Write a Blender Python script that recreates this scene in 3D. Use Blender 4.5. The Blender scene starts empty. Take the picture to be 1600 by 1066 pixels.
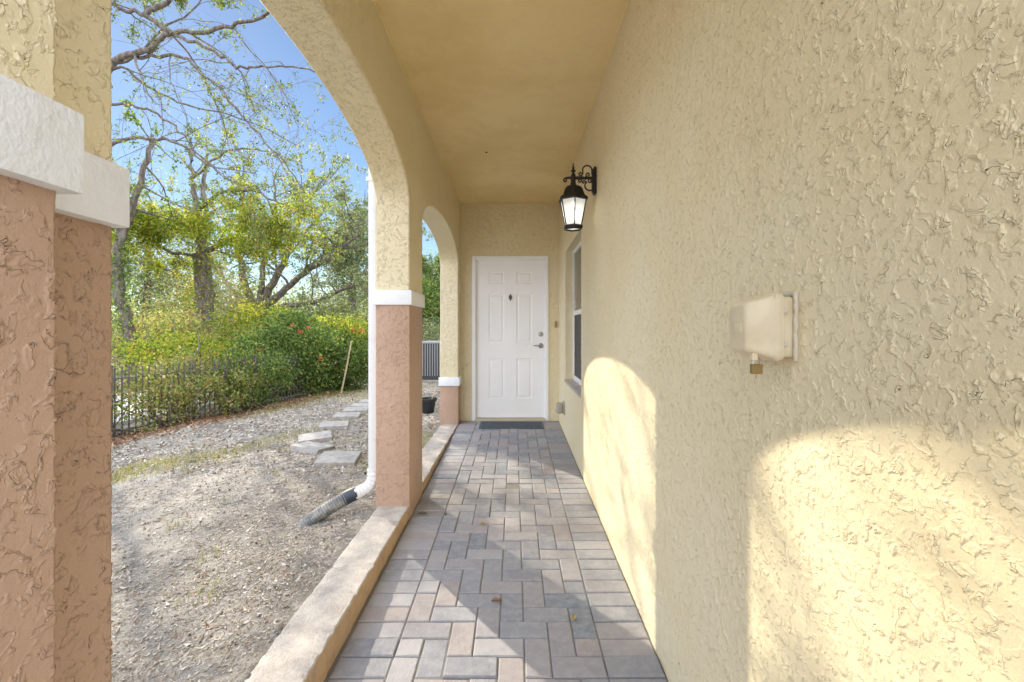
import bpy, bmesh, math, random
import numpy as np
from mathutils import Vector, Matrix

sc = bpy.context.scene
col = sc.collection
R = math.radians
F = 711.0; VX = 804.0; VY = 515.0      # focal length (px of the 1600 px photo), vanishing point
EYE = 1.19

# ---------------------------------------------------------------- camera
cd = bpy.data.cameras.new("Camera"); cam = bpy.data.objects.new("Camera", cd); col.objects.link(cam)
cd.lens = F / 1600 * 36; cd.sensor_width = 36; cd.sensor_fit = 'HORIZONTAL'
cam.location = (0, 0, EYE); cam.rotation_euler = (R(90), 0, 0)
cd.shift_x = -(VX - 800) / 1600; cd.shift_y = -(533 - VY) / 1600
cd.clip_start = 0.02; cd.clip_end = 2000
sc.camera = cam

# ---------------------------------------------------------------- light
SUN = Vector((-0.793, 1.0, 0.682)).normalized()
sun_el = math.asin(SUN.z); sun_az = math.atan2(SUN.x, SUN.y)
w = bpy.data.worlds.new("World"); sc.world = w; w.use_nodes = True
nt = w.node_tree; bg = nt.nodes['Background']
sky = nt.nodes.new('ShaderNodeTexSky'); sky.sky_type = 'NISHITA'; sky.sun_disc = False
sky.sun_elevation = sun_el; sky.sun_rotation = sun_az
sky.air_density = 1.0; sky.dust_density = 0.05; sky.ozone_density = 3.0
# unseen bright cloud added to light the porch; clear blue gap towards the sun
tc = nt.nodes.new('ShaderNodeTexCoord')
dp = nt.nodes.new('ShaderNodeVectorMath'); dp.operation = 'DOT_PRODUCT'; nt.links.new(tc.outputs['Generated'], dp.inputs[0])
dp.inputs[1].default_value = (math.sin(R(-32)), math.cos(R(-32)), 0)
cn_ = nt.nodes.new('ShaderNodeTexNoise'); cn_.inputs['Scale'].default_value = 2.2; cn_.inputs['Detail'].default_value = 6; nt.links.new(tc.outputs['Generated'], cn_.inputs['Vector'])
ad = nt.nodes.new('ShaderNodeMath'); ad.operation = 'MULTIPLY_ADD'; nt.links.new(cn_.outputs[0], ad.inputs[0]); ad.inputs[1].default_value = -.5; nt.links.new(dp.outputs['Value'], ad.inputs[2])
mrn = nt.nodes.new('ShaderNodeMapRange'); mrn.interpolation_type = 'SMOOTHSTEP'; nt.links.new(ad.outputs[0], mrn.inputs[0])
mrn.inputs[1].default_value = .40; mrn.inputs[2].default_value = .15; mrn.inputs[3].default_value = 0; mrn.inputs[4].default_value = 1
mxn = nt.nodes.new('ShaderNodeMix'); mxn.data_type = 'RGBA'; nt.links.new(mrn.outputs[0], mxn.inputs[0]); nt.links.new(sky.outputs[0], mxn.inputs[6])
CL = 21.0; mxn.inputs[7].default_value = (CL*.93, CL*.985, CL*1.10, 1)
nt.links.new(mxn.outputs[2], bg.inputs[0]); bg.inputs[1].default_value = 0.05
ld = bpy.data.lights.new("Sun", 'SUN'); ld.energy = 2.55; ld.angle = R(0.5); ld.color = (1, 0.89, 0.70)
lo = bpy.data.objects.new("Sun", ld); col.objects.link(lo)
lo.rotation_euler = SUN.to_track_quat('Z', 'Y').to_euler()
sc.view_settings.view_transform = 'Standard'; sc.view_settings.look = 'None'
sc.view_settings.exposure = 1.5; sc.view_settings.gamma = 1
sc.view_settings.use_curve_mapping = False
sc.cycles.max_bounces = 10; sc.cycles.diffuse_bounces = 7; sc.cycles.transparent_max_bounces = 16
sc.cycles.sample_clamp_indirect = 8

def W(px, py, d):                     # photo pixel + distance -> world point
    return np.array([(px - VX) * d / F, d, EYE - (py - VY) * d / F])

# ---------------------------------------------------------------- object helpers
def tag(o, label=None, cat=None, group=None, kind=None):
    if label: o['label'] = label
    if cat: o['category'] = cat
    if group: o['group'] = group
    if kind: o['kind'] = kind
    return o
def empty(name, loc, label, cat, group=None):
    o = bpy.data.objects.new(name, None); col.objects.link(o); o.location = loc
    o.empty_display_size = 0.1
    return tag(o, label, cat, group)
def add(name, me, mat=None, parent=None):
    o = bpy.data.objects.new(name, me); col.objects.link(o)
    if mat is not None:
        for m in (mat if isinstance(mat, (list, tuple)) else [mat]): me.materials.append(m)
    if parent is not None:
        o.parent = parent
        L = Vector((0, 0, 0)); p = parent
        while p: L += p.location; p = p.parent
        o.location = -L                   # child meshes are written in world coordinates
    return o
def from_np(name, v, f, smooth=False):
    me = bpy.data.meshes.new(name)
    v = np.asarray(v, np.float32); f = np.asarray(f, np.int32)
    n = f.shape[1]
    me.vertices.add(len(v)); me.vertices.foreach_set('co', v.ravel())
    me.loops.add(f.size); me.loops.foreach_set('vertex_index', f.ravel())
    me.polygons.add(len(f)); me.polygons.foreach_set('loop_start', np.arange(0, f.size, n, dtype=np.int32))
    me.polygons.foreach_set('use_smooth', np.full(len(f), smooth))
    me.update(calc_edges=True)
    return me
class MB:                               # collects shapes into one mesh
    def __init__(s): s.bm = bmesh.new()
    def box(s, x0, x1, y0, y1, z0, z1, bev=0.0, M=None, seg=1):
        r = bmesh.ops.create_cube(s.bm, size=1)['verts']
        for v in r: v.co = Vector(((v.co.x+.5)*(x1-x0)+x0, (v.co.y+.5)*(y1-y0)+y0, (v.co.z+.5)*(z1-z0)+z0))
        if M is not None:
            for v in r: v.co = M @ v.co
        if bev:
            e = set()
            for v in r: e.update(v.link_edges)
            bmesh.ops.bevel(s.bm, geom=list(e), offset=bev, segments=seg, affect='EDGES', profile=.5)
        return s
    def tube(s, pts, rad, n=8, cap=True):
        pts = [Vector(p) for p in pts]
        if not hasattr(rad, '__len__'): rad = [rad]*len(pts)
        rings = []; up = None
        for i, p in enumerate(pts):
            t = (pts[min(i+1, len(pts)-1)] - pts[max(i-1, 0)]).normalized()
            if up is None: up = Vector((0, 0, 1)) if abs(t.z) < .9 else Vector((1, 0, 0))
            a = t.cross(up).normalized(); b = a.cross(t).normalized(); up = b
            rings.append([s.bm.verts.new(p + (a*math.cos(q)+b*math.sin(q))*rad[i]) for q in [2*math.pi*k/n for k in range(n)]])
        for r0, r1 in zip(rings, rings[1:]):
            for k in range(n): s.bm.faces.new((r0[k], r0[(k+1) % n], r1[(k+1) % n], r1[k]))
        if cap:
            s.bm.faces.new(rings[0]); s.bm.faces.new(rings[-1][::-1])
        return s
    def lathe(s, prof, c=(0, 0, 0), n=24, axis='z', rot=0.0):
        c = Vector(c); rings = []
        for (r, z) in prof:
            ring = []
            for k in range(n):
                q = 2*math.pi*k/n + rot
                if axis == 'z': p = Vector((r*math.cos(q), r*math.sin(q), z))
                elif axis == 'y': p = Vector((r*math.cos(q), z, r*math.sin(q)))
                else: p = Vector((z, r*math.cos(q), r*math.sin(q)))
                ring.append(s.bm.verts.new(c + p))
            rings.append(ring)
        for r0, r1 in zip(rings, rings[1:]):
            for k in range(n): s.bm.faces.new((r0[k], r0[(k+1) % n], r1[(k+1) % n], r1[k]))
        s.bm.faces.new(rings[0][::-1]); s.bm.faces.new(rings[-1])
        return s
    def prism(s, poly, axis, a, b):      # closed outline extruded along an axis
        def P(u, v, t): return {'x': (t, u, v), 'y': (u, t, v), 'z': (u, v, t)}[axis]
        A = [s.bm.verts.new(P(u, v, a)) for u, v in poly]; B = [s.bm.verts.new(P(u, v, b)) for u, v in poly]
        n = len(poly)
        s.bm.faces.new(A); s.bm.faces.new(B[::-1])
        for k in range(n): s.bm.faces.new((A[k], B[k], B[(k+1) % n], A[(k+1) % n]))
        return s
    def mesh(s, name='m', smooth=False):
        bmesh.ops.recalc_face_normals(s.bm, faces=s.bm.faces)
        me = bpy.data.meshes.new(name); s.bm.to_mesh(me); s.bm.free()
        if smooth:
            me.polygons.foreach_set('use_smooth', np.ones(len(me.polygons), bool))
            try: me.set_sharp_from_angle(angle=R(38))
            except Exception: pass
        return me
    def build(s, name, mat, parent=None, smooth=False): return add(name, s.mesh(name, smooth), mat, parent)

# ---------------------------------------------------------------- material helpers
class NT:
    def __init__(s, name):
        s.m = bpy.data.materials.new(name); s.m.use_nodes = True; s.t = s.m.node_tree
        s.bsdf = s.t.nodes['Principled BSDF']; s.out = s.t.nodes['Material Output']
        s.co = s.n('ShaderNodeTexCoord').outputs['Object']
    def n(s, typ, **k):
        nd = s.t.nodes.new(typ)
        for a, b in k.items(): setattr(nd, a, b)
        return nd
    def set(s, nd, key, val):
        if hasattr(val, 'node'): s.t.links.new(val, nd.inputs[key])
        else: nd.inputs[key].default_value = val
    def noise(s, scale, detail=3, rough=.5, dist=0, vec=None, off=None, out=0):
        nd = s.n('ShaderNodeTexNoise'); v = vec if vec is not None else s.co
        if off:
            mp = s.n('ShaderNodeMapping'); s.set(mp, 'Vector', v); mp.inputs['Location'].default_value = off; v = mp.outputs[0]
        s.set(nd, 'Vector', v); s.set(nd, 'Scale', scale); s.set(nd, 'Detail', detail); s.set(nd, 'Roughness', rough); s.set(nd, 'Distortion', dist)
        return nd.outputs[out]
    def ramp(s, x, stops, interp='LINEAR'):
        nd = s.n('ShaderNodeValToRGB'); s.set(nd, 0, x); cr = nd.color_ramp; cr.interpolation = interp
        while len(cr.elements) < len(stops): cr.elements.new(.5)
        for e, (p, c) in zip(cr.elements, stops):
            e.position = p; e.color = (c[0], c[1], c[2], 1) if hasattr(c, '__len__') else (c, c, c, 1)
        return nd.outputs[0]
    def mr(s, x, a, b, c=0., d=1., smooth=True):
        nd = s.n('ShaderNodeMapRange'); nd.interpolation_type = 'SMOOTHSTEP' if smooth else 'LINEAR'
        s.set(nd, 0, x)
        for i, v in zip((1, 2, 3, 4), (a, b, c, d)): nd.inputs[i].default_value = v
        return nd.outputs[0]
    def math(s, op, a, b=0.):
        nd = s.n('ShaderNodeMath', operation=op); s.set(nd, 0, a); s.set(nd, 1, b); return nd.outputs[0]
    def mix(s, f, a, b, mode='MIX'):
        nd = s.n('ShaderNodeMix', data_type='RGBA', blend_type=mode)
        s.set(nd, 0, f)
        for k, v in ((6, a), (7, b)):
            if hasattr(v, 'node'): s.t.links.new(v, nd.inputs[k])
            else: nd.inputs[k].default_value = (v[0], v[1], v[2], 1)
        return nd.outputs[2]
    def bump(s, h, dist, strength=1.0):
        nd = s.n('ShaderNodeBump'); s.set(nd, 'Height', h); nd.inputs['Distance'].default_value = dist
        nd.inputs['Strength'].default_value = strength
        s.t.links.new(nd.outputs[0], s.bsdf.inputs['Normal'])
    def fin(s, color=None, rough=None, spec=None, metal=None):
        if color is not None:
            if hasattr(color, 'node'): s.t.links.new(color, s.bsdf.inputs['Base Color'])
            else: s.bsdf.inputs['Base Color'].default_value = (color[0], color[1], color[2], 1)
        if rough is not None: s.set(s.bsdf, 'Roughness', rough)
        if spec is not None: s.set(s.bsdf, 'Specular IOR Level', spec)
        if metal is not None: s.set(s.bsdf, 'Metallic', metal)
        return s.m

def stucco(name, base, var, scale=1.0, depth=0.003, rough=.5, real=False, fine=.25):
    t = NT(name)
    def arcs(sc_, off, lo, mo, ds):            # trowelled lumps with a creased lower lip, broken up by a second noise
        n_ = t.noise(sc_, 3, .5, ds, off=off)
        up = t.mr(n_, lo, .50, 0, 1); dn_ = t.mr(n_, .50, .516, 1, .45)
        gr = t.mr(t.math('ABSOLUTE', t.math('SUBTRACT', n_, .515)), 0, .011, 1, 0)
        ms = t.mr(t.noise(sc_*1.25, 1, .5, .3, off=(off[0]+5, off[1]+3, off[2]+9)), mo, mo+.10)
        return t.math('MULTIPLY', t.math('SUBTRACT', t.math('MULTIPLY', up, dn_), t.math('MULTIPLY', gr, .75)), ms)
    A = arcs(16*scale, (0, 0, 0), .40, .47, .5); B = arcs(29*scale, (3.1, 7.7, 1.3), .42, .50, .6)
    g = t.noise(330, 3, .65); l = t.noise(11, 3, .5, off=(1, 5, 2)); m_ = t.noise(46, 2, .5, off=(6, 5, 2))
    h = t.math('MULTIPLY', A, .75); h = t.math('ADD', h, t.math('MULTIPLY', B, .45))
    h = t.math('ADD', h, t.math('MULTIPLY', l, .8)); h = t.math('ADD', h, t.math('MULTIPLY', m_, .28))
    h2 = t.math('ADD', h, t.math('MULTIPLY', g, fine))
    k = t.noise(1.7, 4, .6, off=(4, 4, 4)); cl = t.mix(t.mr(k, .3, .7), base, var)
    dirt = t.mr(t.noise(5, 6, .75, off=(8, 1, 3)), .55, .78, 0, .35)
    cl = t.mix(dirt, cl, tuple(x*.72 for x in base))
    t.fin(cl, t.mr(g, .3, .7, rough-.08, rough+.12), .3)
    if real:
        dn = t.n('ShaderNodeDisplacement'); t.set(dn, 'Height', h); dn.inputs['Midlevel'].default_value = .9; dn.inputs['Scale'].default_value = depth
        t.t.links.new(dn.outputs[0], t.out.inputs['Displacement']); t.m.displacement_method = 'BOTH'
        t.bump(t.math('ADD', g, t.math('MULTIPLY', t.noise(120, 3, .6), .8)), .0012, .7)
    else: t.bump(h2, depth)
    return t.m
YEL = (.765, .685, .48); YEL2 = (.735, .64, .42)
TAU = (.475, .325, .235); TAU2 = (.43, .285, .20)
M = {}
M['wall'] = stucco('yellow_stucco_near', YEL, YEL2, 1.65, .0030, .58, real=True)
M['taupe_near'] = stucco('taupe_stucco_near', TAU, TAU2, 1.6, .0030, .6, real=True)
M['yel_near'] = stucco('yellow_stucco_column', YEL, YEL2, 1.6, .0030, .6, real=True)
M['yel'] = stucco('yellow_stucco', YEL, YEL2, 1.4, .0036, .5)
M['taupe'] = stucco('taupe_stucco', TAU, TAU2, 1.3, .0026, .5)
t = NT('ceiling_paint'); g = t.noise(160, 3, .6); t.bump(t.math('ADD', g, t.math('MULTIPLY', t.noise(28, 4, .6), 1.5)), .0011)
M['ceil'] = t.fin(t.mix(t.mr(t.noise(1.1, 6, .7), .4, .62), (.82, .66, .35), (.73, .565, .27)), .6)
t = NT('white_trim'); t.bump(t.math('ADD', t.noise(120, 4, .6), t.math('MULTIPLY', t.noise(30, 3, .6), .8)), .0016)
M['band'] = t.fin(t.mix(t.mr(t.noise(9, 5, .7), .5, .8), (.82, .85, .90), (.70, .71, .71)), .55)
t = NT('door_paint'); t.bump(t.noise(60, 3, .6), .0002)
M['door'] = t.fin(t.mix(t.mr(t.noise(2, 4, .6), .3, .8), (.88, .88, .89), (.83, .83, .83)), .38)
M['vinyl'] = NT('white_vinyl').fin((.82, .82, .81), .35)
M['thresh'] = NT('threshold_metal').fin((.50, .44, .33), .5, metal=.2)
M['nickel'] = NT('satin_nickel').fin((.42, .40, .37), .3, metal=1)
M['darkmetal'] = NT('tarnished_metal').fin((.11, .105, .10), .4, metal=.7)
t = NT('lantern_metal'); t.bump(t.noise(180, 2, .6), .0006)
M['iron'] = t.fin(t.mix(t.mr(t.noise(40, 3, .6), .4, .7), (.012, .012, .014), (.035, .032, .03)), .45, metal=.3)
t = NT('frosted_glass')
t.fin((.80, .84, .86), .45); tr = t.n('ShaderNodeBsdfTranslucent'); tr.inputs[0].default_value = (.85, .88, .9, 1); tp = t.n('ShaderNodeBsdfTransparent'); m1 = t.n('ShaderNodeMixShader'); m1.inputs[0].default_value = .6
t.t.links.new(t.bsdf.outputs[0], m1.inputs[1]); t.t.links.new(tr.outputs[0], m1.inputs[2]); m2 = t.n('ShaderNodeMixShader'); m2.inputs[0].default_value = .22
t.t.links.new(m1.outputs[0], m2.inputs[1]); t.t.links.new(tp.outputs[0], m2.inputs[2]); t.t.links.new(m2.outputs[0], t.out.inputs[0]); M['frost'] = t.m
t = NT('lit_bulb'); t.fin((1, .95, .85), .4); t.bsdf.inputs['Emission Color'].default_value = (1, .93, .8, 1); t.bsdf.inputs['Emission Strength'].default_value = 3
M['bulb'] = t.m
t = NT('window_glass'); M['glass'] = t.fin((.045, .055, .05), .04, .9)
t = NT('insect_screen'); M['screen'] = t.fin((.03, .033, .038), .55)
t = NT('paver'); gi = t.n('ShaderNodeNewGeometry').outputs['Random Per Island']
pc = t.ramp(gi, [(0, (.31, .295, .31)), (.2, (.25, .26, .29)), (.42, (.33, .325, .345)), (.6, (.28, .27, .29)), (.76, (.215, .225, .26)), (.86, (.31, .275, .275)), (.95, (.17, .20, .245))], 'CONSTANT')
pn = t.noise(26, 5, .65); pc = t.mix(t.mr(pn, .35, .7, 0, .55), pc, (.37, .365, .38)); pc = t.mix(t.mr(t.noise(9, 5, .7, off=(6, 1, 2)), .5, .72, 0, .5), pc, (.22, .22, .245))
pc = t.mix(t.mr(t.noise(3, 4, .6, off=(3, 3, 3)), .5, .75, 0, .45), pc, (.26, .25, .26))
pc = t.mix(t.mr(t.noise(260, 2, .6), .6, .75, 0, .5), pc, (.18, .17, .17))
t.bump(t.math('ADD', t.noise(140, 4, .7), t.math('MULTIPLY', t.noise(20, 3, .6), 1.2)), .0034)
M['paver'] = t.fin(pc, .72)
t = NT('joint_sand'); t.bump(t.noise(300, 3, .7), .003); M['joint'] = t.fin(t.mix(t.noise(40, 4, .6), (.15, .14, .13), (.25, .23, .21)), .95)
t = NT('kerb_concrete')
cn = t.mix(t.mr(t.noise(9, 6, .7), .35, .7), (.55, .51, .46), (.38, .34, .31)); cn = t.mix(t.mr(t.noise(34, 5, .7, off=(2, 2, 2)), .58, .7, 0, .7), cn, (.30, .25, .21))
cn = t.mix(t.mr(t.noise(150, 3, .7), .6, .75, 0, .5), cn, (.22, .2, .18))
t.bump(t.math('ADD', t.noise(90, 5, .7), t.math('MULTIPLY', t.noise(16, 4, .7), 1.6)), .005); M['kerb'] = t.fin(cn, .9)
t = NT('kerb_paint'); cn = t.mix(t.mr(t.noise(14, 5, .7), .45, .7), (.50, .34, .19), (.40, .28, .18)); cn = t.mix(t.mr(t.noise(40, 4, .7, off=(5, 5, 5)), .62, .7), cn, (.40, .37, .33))
t.bump(t.noise(50, 5, .7), .004); M['kerbpaint'] = t.fin(cn, .7)
t = NT('yard_sand')
s1 = t.mix(t.mr(t.noise(1.1, 5, .65), .35, .65), (.42, .39, .345), (.23, .21, .185))
s1 = t.mix(t.mr(t.noise(7, 5, .7, off=(1, 2, 3)), .45, .7, 0, .8), s1, (.15, .138, .125))
s1 = t.mix(t.mr(t.noise(34, 4, .75, off=(5, 2, 3)), .5, .68, 0, .85), s1, (.52, .48, .43))
s1 = t.mix(t.mr(t.noise(90, 4, .75, off=(5, 7, 3)), .52, .66, 0, .75), s1, (.15, .13, .115))
s1 = t.mix(t.mr(t.noise(.55, 3, .6, off=(7, 2, 3)), .56, .66, 0, .5), s1, (.42, .38, .12))
t.bump(t.math('ADD', t.noise(60, 6, .75), t.math('MULTIPLY', t.noise(9, 5, .7), 2.5)), .016); M['sand'] = t.fin(s1, .95, .2)
t = NT('pale_path'); t.bump(t.noise(40, 5, .7), .01); M['path'] = t.fin(t.mix(t.noise(4, 5, .6), (.62, .61, .6), (.45, .44, .43)), .9)
t = NT('stone_slab'); t.bump(t.noise(80, 5, .7), .003)
M['slab'] = t.fin(t.mix(t.mr(t.noise(12, 6, .7), .35, .7), (.42, .40, .375), (.28, .265, .25)), .9)
def island(name, stops, rough=.7, trans=0.0, spec=.3):
    t = NT(name); gi = t.n('ShaderNodeNewGeometry').outputs['Random Per Island']
    c = t.ramp(gi, stops); t.fin(c, rough, spec)
    if trans:
        tr = t.n('ShaderNodeBsdfTranslucent'); mx = t.n('ShaderNodeMixShader')
        hs = t.mix(1.0, c, (1.25, 1.25, .75), 'MULTIPLY'); t.t.links.new(hs, tr.inputs[0])
        mx.inputs[0].default_value = trans
        t.t.links.new(t.bsdf.outputs[0], mx.inputs[1]); t.t.links.new(tr.outputs[0], mx.inputs[2]); t.t.links.new(mx.outputs[0], t.out.inputs[0])
    return t.m
M['litter'] = island('dry_leaf', [(0, (.54, .50, .44)), (.2, (.38, .33, .27)), (.4, (.16, .13, .10)), (.55, (.46, .40, .31)), (.72, (.26, .20, .15)), (.88, (.64, .61, .56)), (.975, (.26, .14, .08))], .8)
M['redlitter'] = island('brown_leaf', [(0, (.24, .10, .05)), (.3, (.34, .18, .10)), (.6, (.16, .09, .06)), (.85, (.45, .33, .22))], .8)
M['grass'] = island('grass', [(0, (.22, .24, .08)), (.4, (.42, .38, .13)), (.7, (.20, .22, .08)), (1, (.50, .44, .22))], .7, .3)
M['leafA'] = island('leaf_green_yellow', [(0, (.09, .15, .025)), (.3, (.20, .29, .04)), (.6, (.36, .43, .06)), (.84, (.56, .53, .09)), (.97, (.42, .24, .08))], .5, .6)
M['leafD'] = island('leaf_olive', [(0, (.05, .085, .02)), (.4, (.11, .16, .04)), (.7, (.20, .26, .06)), (.9, (.36, .36, .08)), (.98, (.36, .18, .07))], .5, .5)
M['leafB'] = island('leaf_green', [(0, (.05, .10, .03)), (.4, (.12, .20, .06)), (.75, (.22, .31, .09)), (1, (.42, .44, .14))], .45, .55)
M['leafC'] = island('leaf_grey_green', [(0, (.11, .15, .08)), (.5, (.20, .25, .13)), (.8, (.32, .35, .20)), (1, (.45, .45, .32))], .5, .5)
M['leafY'] = island('leaf_yellow', [(0, (.14, .21, .06)), (.4, (.28, .35, .10)), (.68, (.48, .46, .18)), (.8, (.42, .22, .12)), (1, (.62, .58, .38))], .5, .55)
M['flower'] = island('flower_petal', [(0, (.75, .05, .06)), (.5, (.85, .12, .12)), (1, (.8, .28, .18))], .6, .4)
M['moss'] = island('grey_moss', [(0, (.30, .30, .26)), (.6, (.44, .43, .38)), (1, (.55, .54, .5))], .8, .3)
t = NT('bark'); mp = t.n('ShaderNodeMapping'); t.set(mp, 'Vector', t.co); mp.inputs['Scale'].default_value = (1, 1, .3)
bk = t.noise(14, 6, .75, vec=mp.outputs[0]); t.bump(bk, .05)
M['bark'] = t.fin(t.mix(t.mr(bk, .35, .65), (.09, .07, .055), (.26, .225, .19)), .9)
t = NT('fence_metal'); M['fence'] = t.fin(t.mix(t.noise(12, 3, .6), (.07, .065, .06), (.16, .14, .12)), .6)
t = NT('old_wood'); M['wood'] = t.fin(t.mix(t.noise(10, 5, .7), (.10, .085, .07), (.20, .17, .14)), .9)
M['stake'] = NT('stake_wood').fin((.55, .46, .30), .8)
t = NT('corrugated_plastic'); M['plast'] = t.fin(t.mix(t.mr(t.noise(20, 4, .7), .4, .7), (.14, .145, .15), (.32, .31, .28)), .6)
M['tape'] = NT('rubber_sleeve').fin((.035, .045, .065), .5)
t = NT('spout_paint'); M['spout'] = t.fin(t.mix(t.mr(t.noise(9, 5, .7), .5, .8), (.76, .76, .76), (.60, .56, .50)), .45)
t = NT('box_plastic'); t.bump(t.noise(90, 3, .6), .0004)
M['boxp'] = t.fin(t.mix(t.mr(t.noise(14, 4, .6), .4, .8), (.74, .66, .48), (.64, .54, .36)), .42)
M['brass'] = NT('old_brass').fin((.36, .26, .12), .45, metal=.8)
M['caulk'] = NT('caulk').fin((.60, .56, .44), .7)
M['greybox'] = NT('grey_cover').fin((.36, .33, .27), .5)
M['bell'] = NT('tan_plastic').fin((.38, .24, .09), .5)
M['acm'] = NT('unit_metal').fin((.34, .35, .365), .45, metal=.2)
M['acd'] = NT('unit_coil').fin((.055, .06, .065), .7)
M['pot'] = NT('pot_plastic').fin((.018, .02, .023), .45)
t = NT('mat_fibre'); t.bump(t.noise(300, 3, .7), .003); M['mat'] = t.fin(t.mix(t.noise(60, 3, .6), (.055, .07, .09), (.13, .155, .18)), .9)
M['dark'] = NT('dark_speck').fin((.05, .04, .03), .8)
M['roof'] = NT('roof_tile').fin((.25, .17, .13), .8)
M['sticker'] = NT('sticker').fin((.55, .38, .30), .5)

# ---------------------------------------------------------------- layout numbers (z = 0 is the kerb top)
XL, XR, XO = -.707, .577, -.935       # inner face of arcade, house wall, outer face of arcade
YE = 5.95; ZC = 2.84
def zf(y): return -.125 + .0295 * (y - 1.7)

# ---------------------------------------------------------------- ground
rs = np.random.RandomState(7)
def gh(x, y):                          # yard height
    h = -.085 + .014*np.sin(x*2.1+.5)*np.cos(y*1.7) + .009*np.sin(x*5.3+y*3.1) + .006*np.sin(x*11.+1.)*np.sin(y*9.3)
    k = np.clip((x + 1.35) / .4, 0, 1); k = k*k*(3-2*k)
    h = h*(1-k) + k*(-.022 + .012*np.sin(y*5.1) + .01*np.sin(y*13.)) 
    return h
def axis(lo, hi, fine_lo, fine_hi, step, ratio=1.25):
    a = list(np.arange(fine_lo, fine_hi, step)); s = step
    while a[-1] < hi: s *= ratio; a.append(a[-1]+s)
    s = step
    while a[0] > lo: s *= ratio; a.insert(0, a[0]-s)
    return np.array(a)
gx = axis(-600, 600, -5.5, -.86, .03); gy = axis(-600, 600, .2, 11, .04)
X, Y = np.meshgrid(gx, gy, indexing='ij'); Z = gh(X, Y)
far = np.clip((np.hypot(X+3, Y-5)-9)/4, 0, 1); Z = Z*(1-far) + (-.1)*far
Z = np.where((X > -.885) & (X < XR+.06) & (Y > -3.2) & (Y < YE+.2), -.45, np.where(X > -.885, -.1, Z))
def gridfaces(nx, ny):
    i = np.arange(nx*ny).reshape(nx, ny)
    return np.stack([i[:-1, :-1].ravel(), i[1:, :-1].ravel(), i[1:, 1:].ravel(), i[:-1, 1:].ravel()], 1)
g = add('ground', from_np('ground', np.stack([X.ravel(), Y.ravel(), Z.ravel()], 1), gridfaces(len(gx), len(gy)), True), M['sand'])
tag(g, kind='structure')
# pale path beyond the fence
mb = MB(); mb.prism([(-9.5, -6), (-6.1, -6), (-5.35, 5.5), (-4.9, 8.6), (-7.4, 9.5), (-8.8, 5)], 'z', -.12, -.045)
tag(mb.build('path', M['path']), kind='structure')

def leaves(P, ln, wd, rng, flat=0.0, fold=False):
    n = len(P)
    u = rng.normal(size=(n, 3)); u[:, 2] *= (1-flat); u /= np.linalg.norm(u, axis=1)[:, None]
    q = rng.normal(size=(n, 3))
    if flat: q = np.cross(np.tile([0, 0, 1.], (n, 1)) + q*.35*(1.3-flat), u)
    v = np.cross(u, q) if not flat else q
    v /= np.linalg.norm(v, axis=1)[:, None]
    L = (ln*(.6+.8*rng.rand(n)))[:, None]; Wd = (wd*(.6+.8*rng.rand(n)))[:, None]
    w_ = np.cross(u, v) * L * .18
    V = np.stack([P-u*L/2, P+v*Wd/2-w_, P+u*L/2, P-v*Wd/2-w_], 1).reshape(-1, 3)
    return V, np.arange(4*n).reshape(n, 4)
def leafobj(name, P, ln, wd, mat, rng, parent=None, flat=0.0):
    V, Fc = leaves(np.asarray(P), ln, wd, rng, flat)
    return add(name, from_np(name, V, Fc), mat, parent)

# leaf litter (near dense, far larger)
def scatter(n, x0, x1, y0, y1, power=1.0):
    x = rs.uniform(x0, x1, n); y = y0 + (y1-y0)*rs.rand(n)**power
    return x, y
xs, ys = scatter(26000, -4.6, -.99, .7, 5.0, 1.4); x2, y2 = scatter(16000, -5, -.99, 4, 12)
dens = .5+.5*np.sin(xs*2.3+1)*np.sin(ys*1.9); keep = rs.rand(len(xs)) < .35+.65*dens; xs = xs[keep]; ys = ys[keep]
PA = np.stack([xs, ys, gh(xs, ys)+.006], 1); PB = np.stack([x2, y2, gh(x2, y2)+.008], 1)
V1, F1 = leaves(PA, .026, .008, rs, .8); V2, F2 = leaves(PB, .055, .024, rs, .75)
xs, ys = scatter(2600, -4, -1.0, .7, 5, 1.2); V3, F3 = leaves(np.stack([xs, ys, gh(xs, ys)+.010], 1), .044, .014, rs, .78)
xs, ys = scatter(1500, -4, -1.0, .7, 5, 1.2); V4, F4 = leaves(np.stack([xs, ys, gh(xs, ys)+.010], 1), .11, .004, rs, .9)
xs, ys = scatter(9000, -1.9, -.95, .7, 5.4, 1.2); V5, F5 = leaves(np.stack([xs, ys, gh(xs, ys)+.006], 1), .018, .006, rs, .8)
Vv = [V1, V2, V3, V4, V5]; Ff = [F1, F2, F3, F4, F5]; o_ = np.cumsum([0]+[len(v) for v in Vv])
o = add('leaf_litter', from_np('leaf_litter', np.concatenate(Vv), np.concatenate([f+k for f, k in zip(Ff, o_)])), M['litter'])
tag(o, 'dry pale leaves and chips scattered over the sandy yard', 'leaf litter', kind='stuff')
fp = [(-5.05, 4.2), (-4.7, 5.3), (-4.22, 7.4), (-3.75, 9.4)]           # fence line
def fence_pt(s):
    s = s*(len(fp)-1); i = min(int(s), len(fp)-2); k = s-i
    return np.array([fp[i][0]*(1-k)+fp[i+1][0]*k, fp[i][1]*(1-k)+fp[i+1][1]*k])
pp = []
for k in range(5200):
    c = fence_pt(rs.rand()); pp.append([c[0]+.12+rs.normal()*.16, c[1]+rs.normal()*.1])
pp = np.array(pp); o = leafobj('brown_leaves', np.stack([pp[:, 0], pp[:, 1], gh(pp[:, 0], pp[:, 1])+.015], 1), .05, .03, M['redlitter'], rs, None, .7)
tag(o, 'reddish brown fallen leaves piled along the foot of the iron fence', 'fallen leaves', kind='stuff')
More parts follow.
